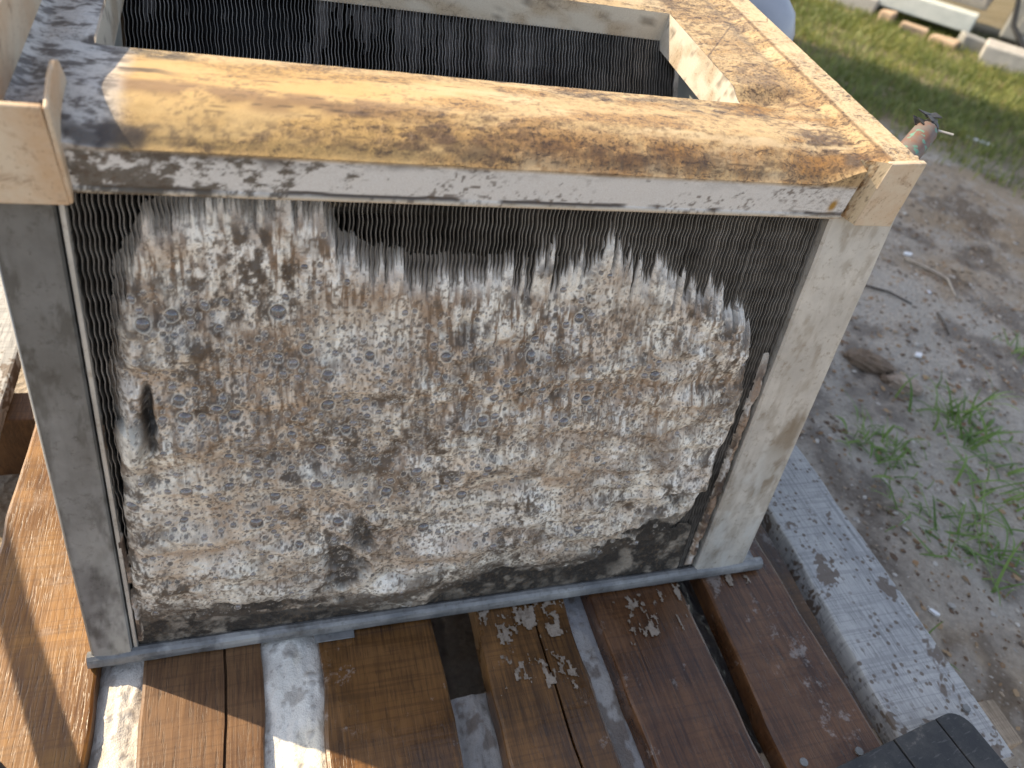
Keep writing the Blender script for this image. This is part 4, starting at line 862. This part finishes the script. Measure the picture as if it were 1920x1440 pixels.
weed(1.115, .235, 46, .040, GB, .6, 1.25, .8, 'tall grassy weed with thin upright blades on the grey soil', 2)
weed(.935, .055, 64, .036, GB, .45, .95, .6, 'lush bright green weed with arching leaves below the grassy weed', 3)
weed(1.385, .400, 16, .018, GB, .4, .8, .7, 'small green tuft at the right edge above the grassy weed', 4)
weed(1.060, .105, 30, .035, GB, .6, 1.2, .8, 'sparse weed with yellowish tips near the right edge', 5)
weed(.900, .130, 12, .022, GB, .3, .6, .5, 'sparse sprig between the low broad-leaved weed and the lush bright green weed', 6)
weed(.765, -.060, 8, .010, GB, .4, .7, .5, 'tiny pale grass sprig near the lower part of the grey board', 7)

# lawn ----------------------------------------------------------------
def lawn_mesh(n, seed):
    r = np.random.default_rng(seed); a = r.uniform(-1.8, 1.6, n); b = 2.15 + 2.2 * r.random(n)
    x = .75 / .9990 ** 2 * b + .66 * a; y = .66 * b - .75 * a
    dens = fbm(x * 4, y * 4, 208, 3); pr_ = ss(2.15, 2.5, b + .35 * (dens - .5)) * (.35 + .65 * ss(.35, .6, fbm(x * 7, y * 7, 221, 3)))
    k = r.random(n) < pr_; x, y = x[k], y[k]; n = len(x); L = r.uniform(.018, .045, n); W = r.uniform(.0022, .0042, n); an = r.uniform(0, 6.28, n); ln = r.uniform(.2, 1.1, n)
    z = G + .020 * (fbm(x * 6, y * 6, 201, 4) - .5) - .001; dx, dy = np.cos(an), np.sin(an); px, py = -dy, dx
    P = []
    for f, w in ((0, 1), (.55, .8), (1, .08)):
        ox = L * ln * f ** 1.6; oz = L * f * (1 - .25 * ln * f)
        for s in (-1, 1): P.append(np.stack([x + dx * ox + s * px * W * w * .5, y + dy * ox + s * py * W * w * .5, z + oz], -1))
    V = np.stack(P, 1).reshape(-1, 3); b0 = np.arange(n)[:, None] * 6
    F = np.concatenate([b0 + np.array([[0, 1, 3, 2]]), b0 + np.array([[2, 3, 5, 4]])])
    pal = np.array([(.14, .18, .045), (.22, .25, .06), (.30, .30, .085), (.39, .33, .14), (.45, .36, .20)]); pi_ = np.clip((fbm(x * 3, y * 3, 222, 3) * 3.2 - .9 + r.normal(0, .9, n)).astype(int), 0, 4)
    return V, F, np.repeat(pal[pi_] * r.uniform(.75, 1.2, (n, 1)), 6, 0)
t = NT('lawn_grass'); c0 = t.attr('col'); t.fin(c0, .5); tl = t.n('ShaderNodeBsdfTranslucent'); t.L(c0, tl.inputs[0]); mx = t.n('ShaderNodeMixShader'); mx.inputs[0].default_value = .35
t.L(t.b.outputs[0], mx.inputs[1]); t.L(tl.outputs[0], mx.inputs[2]); t.L(mx.outputs[0], t.out.inputs[0]); M['grass'] = t.mat
V, F, Cc = lawn_mesh(110000, 501)
tag(np_mesh('lawn_grass', V, F, M['grass'], None, False, {'col': ('FLOAT_COLOR', Cc)}), 'short green and straw coloured grass between the bare soil and the equipment beyond', 'grass', None, 'stuff')

# ------------------------------------------------------------------ equipment beyond the lawn (local axes: a along the row, b away)
RZ = math.atan2(-.75, .66); RM = Matrix.Rotation(RZ, 4, 'Z')
def far(a, b, z=0.0):
    return (.66 * a + .75 * b, -.75 * a + .66 * b, G + z)
def far2(a, b, z=0.0): return far(a - .07, b - .145, z)
def fo(name, a, b, label, cat, group=None, z=0.0, rz=0):
    o = empty(name, far2(a, b, z), RZ + rz); return tag(o, label, cat, group)
M['conc'] = m_simple('grey_concrete', (.34, .33, .31), (.46, .44, .41), 25, .9, 0, .5, .003)
M['brick'] = m_simple('tan_brick', (.42, .30, .20), (.50, .38, .27), 30, .9, 0, .5, .003)
M['cream'] = m_simple('cream_panel', (.62, .55, .40), (.70, .63, .48), 12, .5)
M['beige'] = m_simple('grey_beige_panel', (.36, .32, .28), (.44, .40, .35), 14, .5)
M['dgrey'] = m_simple('grey_cabinet_paint', (.22, .22, .21), (.30, .30, .28), 14, .5)
M['slot'] = m_simple('dark_slot', (.03, .03, .03), (.05, .05, .05), 30, .7)
M['lab'] = m_simple('white_label', (.72, .66, .55), (.78, .72, .62), 20, .5)
M['beamw'] = m_simple('pale_painted_beam', (.50, .54, .52), (.62, .65, .62), 16, .6)
def chunk(name, a, b, sx, sy, sz, m, label, cat, group, seed, rz=0):
    r = random.Random(seed); j = lambda: r.uniform(-.006, .006)
    P = [(x + j(), y + j(), z + (j() if z else 0)) for x, y, z in ((-sx, -sy, 0), (sx, -sy, 0), (sx, sy, 0), (-sx, sy, 0), (-sx, -sy, sz), (sx, -sy, sz), (sx, sy, sz), (-sx, sy, sz))]
    o = MB().box8(P).build(name, m, bevel=.008, seg=2); o.location = far2(a, b, -.01); o.rotation_euler = (0, 0, RZ + rz); return tag(o, label, cat, group)
chunk('concrete_block', -.42, 4.22, .30, .10, .085, M['conc'], 'grey concrete kerb block left of the bricks, at the lawn edge', 'concrete block', None, 1)
chunk('brick', -.055, 4.10, .034, .04, .055, M['brick'], 'round-cornered brick under the left end of the pale beam', 'brick', 'loose bricks along the lawn edge', 2)
chunk('brick', .085, 4.02, .060, .035, .045, M['brick'], 'sunlit brick lying in front of the middle of the pale beam', 'brick', 'loose bricks along the lawn edge', 3, .1)
chunk('brick', .225, 3.98, .060, .035, .045, M['brick'], 'sunlit brick in front of the right end of the pale beam', 'brick', 'loose bricks along the lawn edge', 4, -.12)
chunk('concrete_block', .330, 4.06, .055, .05, .070, M['dgrey'], 'dark mossy block right of the two sunlit bricks', 'concrete block', None, 5, .2)
chunk('concrete_slab', .66, 3.98, .28, .09, .085, M['conc'], 'long concrete slab at the right edge of the photograph', 'concrete slab', None, 6, .04)
o = MB().box((-.24, -.05, 0), (.24, .05, .075)).build('wooden_beam', M['beamw'], bevel=.006); o.location = far2(.055, 4.22, .045); o.rotation_euler = (0, 0, RZ); tag(o, 'pale painted beam resting on the bricks under the louvred cabinet', 'beam')
cb = fo('outdoor_condenser', .06, 4.50, 'grey-beige outdoor condenser cabinet with a louvred panel and a white label', 'condenser', None, .131)
MB().box((-.23, -.22, 0), (.25, .30, .62)).build('cabinet', M['beige'], cb, bevel=.01)
lp = MB().box((-.20, -.235, .03), (.06, -.221, .55)).build('louvre_panel', M['slot'], cb)
for k in range(17):
    z = .045 + k * .029; MB().box8([(-.195, -.252, z), (.055, -.252, z), (.055, -.236, z + .012), (-.195, -.236, z + .012), (-.195, -.250, z + .004), (.055, -.250, z + .004), (.055, -.236, z + .016), (-.195, -.236, z + .016)]).build('slat', M['beige'], lp)
MB().box((.085, -.232, .02), (.235, -.2205, .50)).build('service_panel', M['beige'], cb, bevel=.003)
MB().box((.115, -.236, .04), (.200, -.2325, .115)).build('label_plate', M['lab'], cb)
cr = fo('cream_cabinet', -.36, 4.50, 'cream metal cabinet left of the louvred condenser', 'cabinet', None, .085)
MB().box((-.28, -.20, 0), (.15, .30, .55)).build('cabinet', M['cream'], cr, bevel=.01); MB().box((-.26, -.206, .03), (.13, -.2005, .5)).build('door', M['cream'], cr, bevel=.003); MB().box((-.28, -.21, -.03), (.15, .28, -.0005)).build('base', M['conc'], cr, bevel=.004)
gc_ = fo('grey_cabinet', .66, 4.48, 'tall plain grey cabinet at the right edge with a loose cable', 'cabinet', None, 0.0)
MB().box((-.25, -.26, .06), (.40, .30, .90)).build('cabinet', M['dgrey'], gc_, bevel=.012); MB().box((-.20, -.268, .10), (.36, -.2605, .85)).build('door', M['dgrey'], gc_, bevel=.004)
for x in (-.2, .35): MB().box((x - .03, -.22, 0), (x + .03, .25, .0595)).build('foot', M['slot'], gc_)
pth = [(-.30, -.30, .62), (-.29, -.31, .42), (-.27, -.32, .26), (-.22, -.34, .13), (-.12, -.36, .05), (.0, -.36, .03), (.2, -.34, .02)]
cbl = MB().tube(pth, .011, 8).build('cable', M['slot'], None, smooth=True); cbl.location = far2(.66, 4.48); cbl.rotation_euler = (0, 0, RZ); tag(cbl, 'dark cable drooping down beside the grey cabinet to the ground', 'cable')

# blue-grey jug behind the pan, standing on the pallet
M['jug'] = m_simple('blue_grey_plastic', (.34, .37, .43), (.42, .45, .51), 14, .35)
jg = tag(empty('plastic_jug', (.655, .46, 0.004)), 'blue-grey plastic jug just showing behind the right flange of the pan', 'jug')
prof = [(.030, 0), (.044, .004), (.046, .02), (.046, .30), (.044, .335), (.036, .355), (.024, .366), (.020, .37)]
n = 24; vs = []; fs = []
for r_, z in prof: vs += [(r_ * math.cos(2 * math.pi * k / n), r_ * math.sin(2 * math.pi * k / n), z) for k in range(n)]
fs = [(j * n + k, j * n + (k + 1) % n, (j + 1) * n + (k + 1) % n, (j + 1) * n + k) for j in range(len(prof) - 1) for k in range(n)] + [tuple(range(n))[::-1], tuple((len(prof) - 1) * n + k for k in range(n))]
MB().add(vs, fs).build('body', M['jug'], jg, smooth=True)
MB().tube([(0, 0, .3705), (0, 0, .385)], .021, 20).build('cap', M['jug'], jg)

# ------------------------------------------------------------------ added unseen things, made up to cast shade into the frame
roof = tag(empty('blocker', far(.3, 1.95, 0)), 'added unseen carport outside the frame whose roof shades the soil', 'blocker')  # unseen roof, made up to shade the soil right of the pallet
H = 3.2
def rp(a, b, h):      # where the sun's ray to ground point (a, b) passes at height h
    x, y, z = far(a, b); return Vector((x - h, y + .75 * h, z + h)) - Vector(far(.3, 1.95))
mb = MB(); mb.box8([rp(-2.6, .86, H), rp(1.9, .86, H), rp(1.9, 3.03, H), rp(-2.6, 3.03, H), rp(-2.6, .86, H + .06), rp(1.9, .86, H + .06), rp(1.9, 3.03, H + .06), rp(-2.6, 3.03, H + .06)])
mb.build('roof', M['dgrey'], roof)
for a, b in ((-2.5, 1.0), (-2.5, 2.95), (1.6, 2.95)):
    p = rp(a, b, H); MB().box((p.x - .05, p.y - .05, 0), (p.x + .05, p.y + .05, p.z - .005)).build('post', M['dgrey'], roof)
cs = tag(empty('shade_baffle', (.29, .53, .004)), 'added unseen casing standing on the pallet right behind the coil', 'baffle')  # made-up box behind the coil, keeps sun off the right-hand boards
MB().box((-.27, -.17, 0), (.27, .17, .415)).build('baffle_body', M['galv_dark'], cs, bevel=.004)
MB().box((-.272, -.172, .4155), (.272, .172, .421)).build('baffle_rim', M['galv_light'], cs, bevel=.001)
wd = MB().tube([(.0135, -.137, .0095), (-.353, .261, .305), (-.602, .531, .512)], .0088, 10).build('shade_rod', M['slot'], smooth=True)  # invented rod, there only for its strip of shadow on the board
tag(wd, 'added unseen dark wand left of the frame casting a strip of shade on the orange board', 'rod')
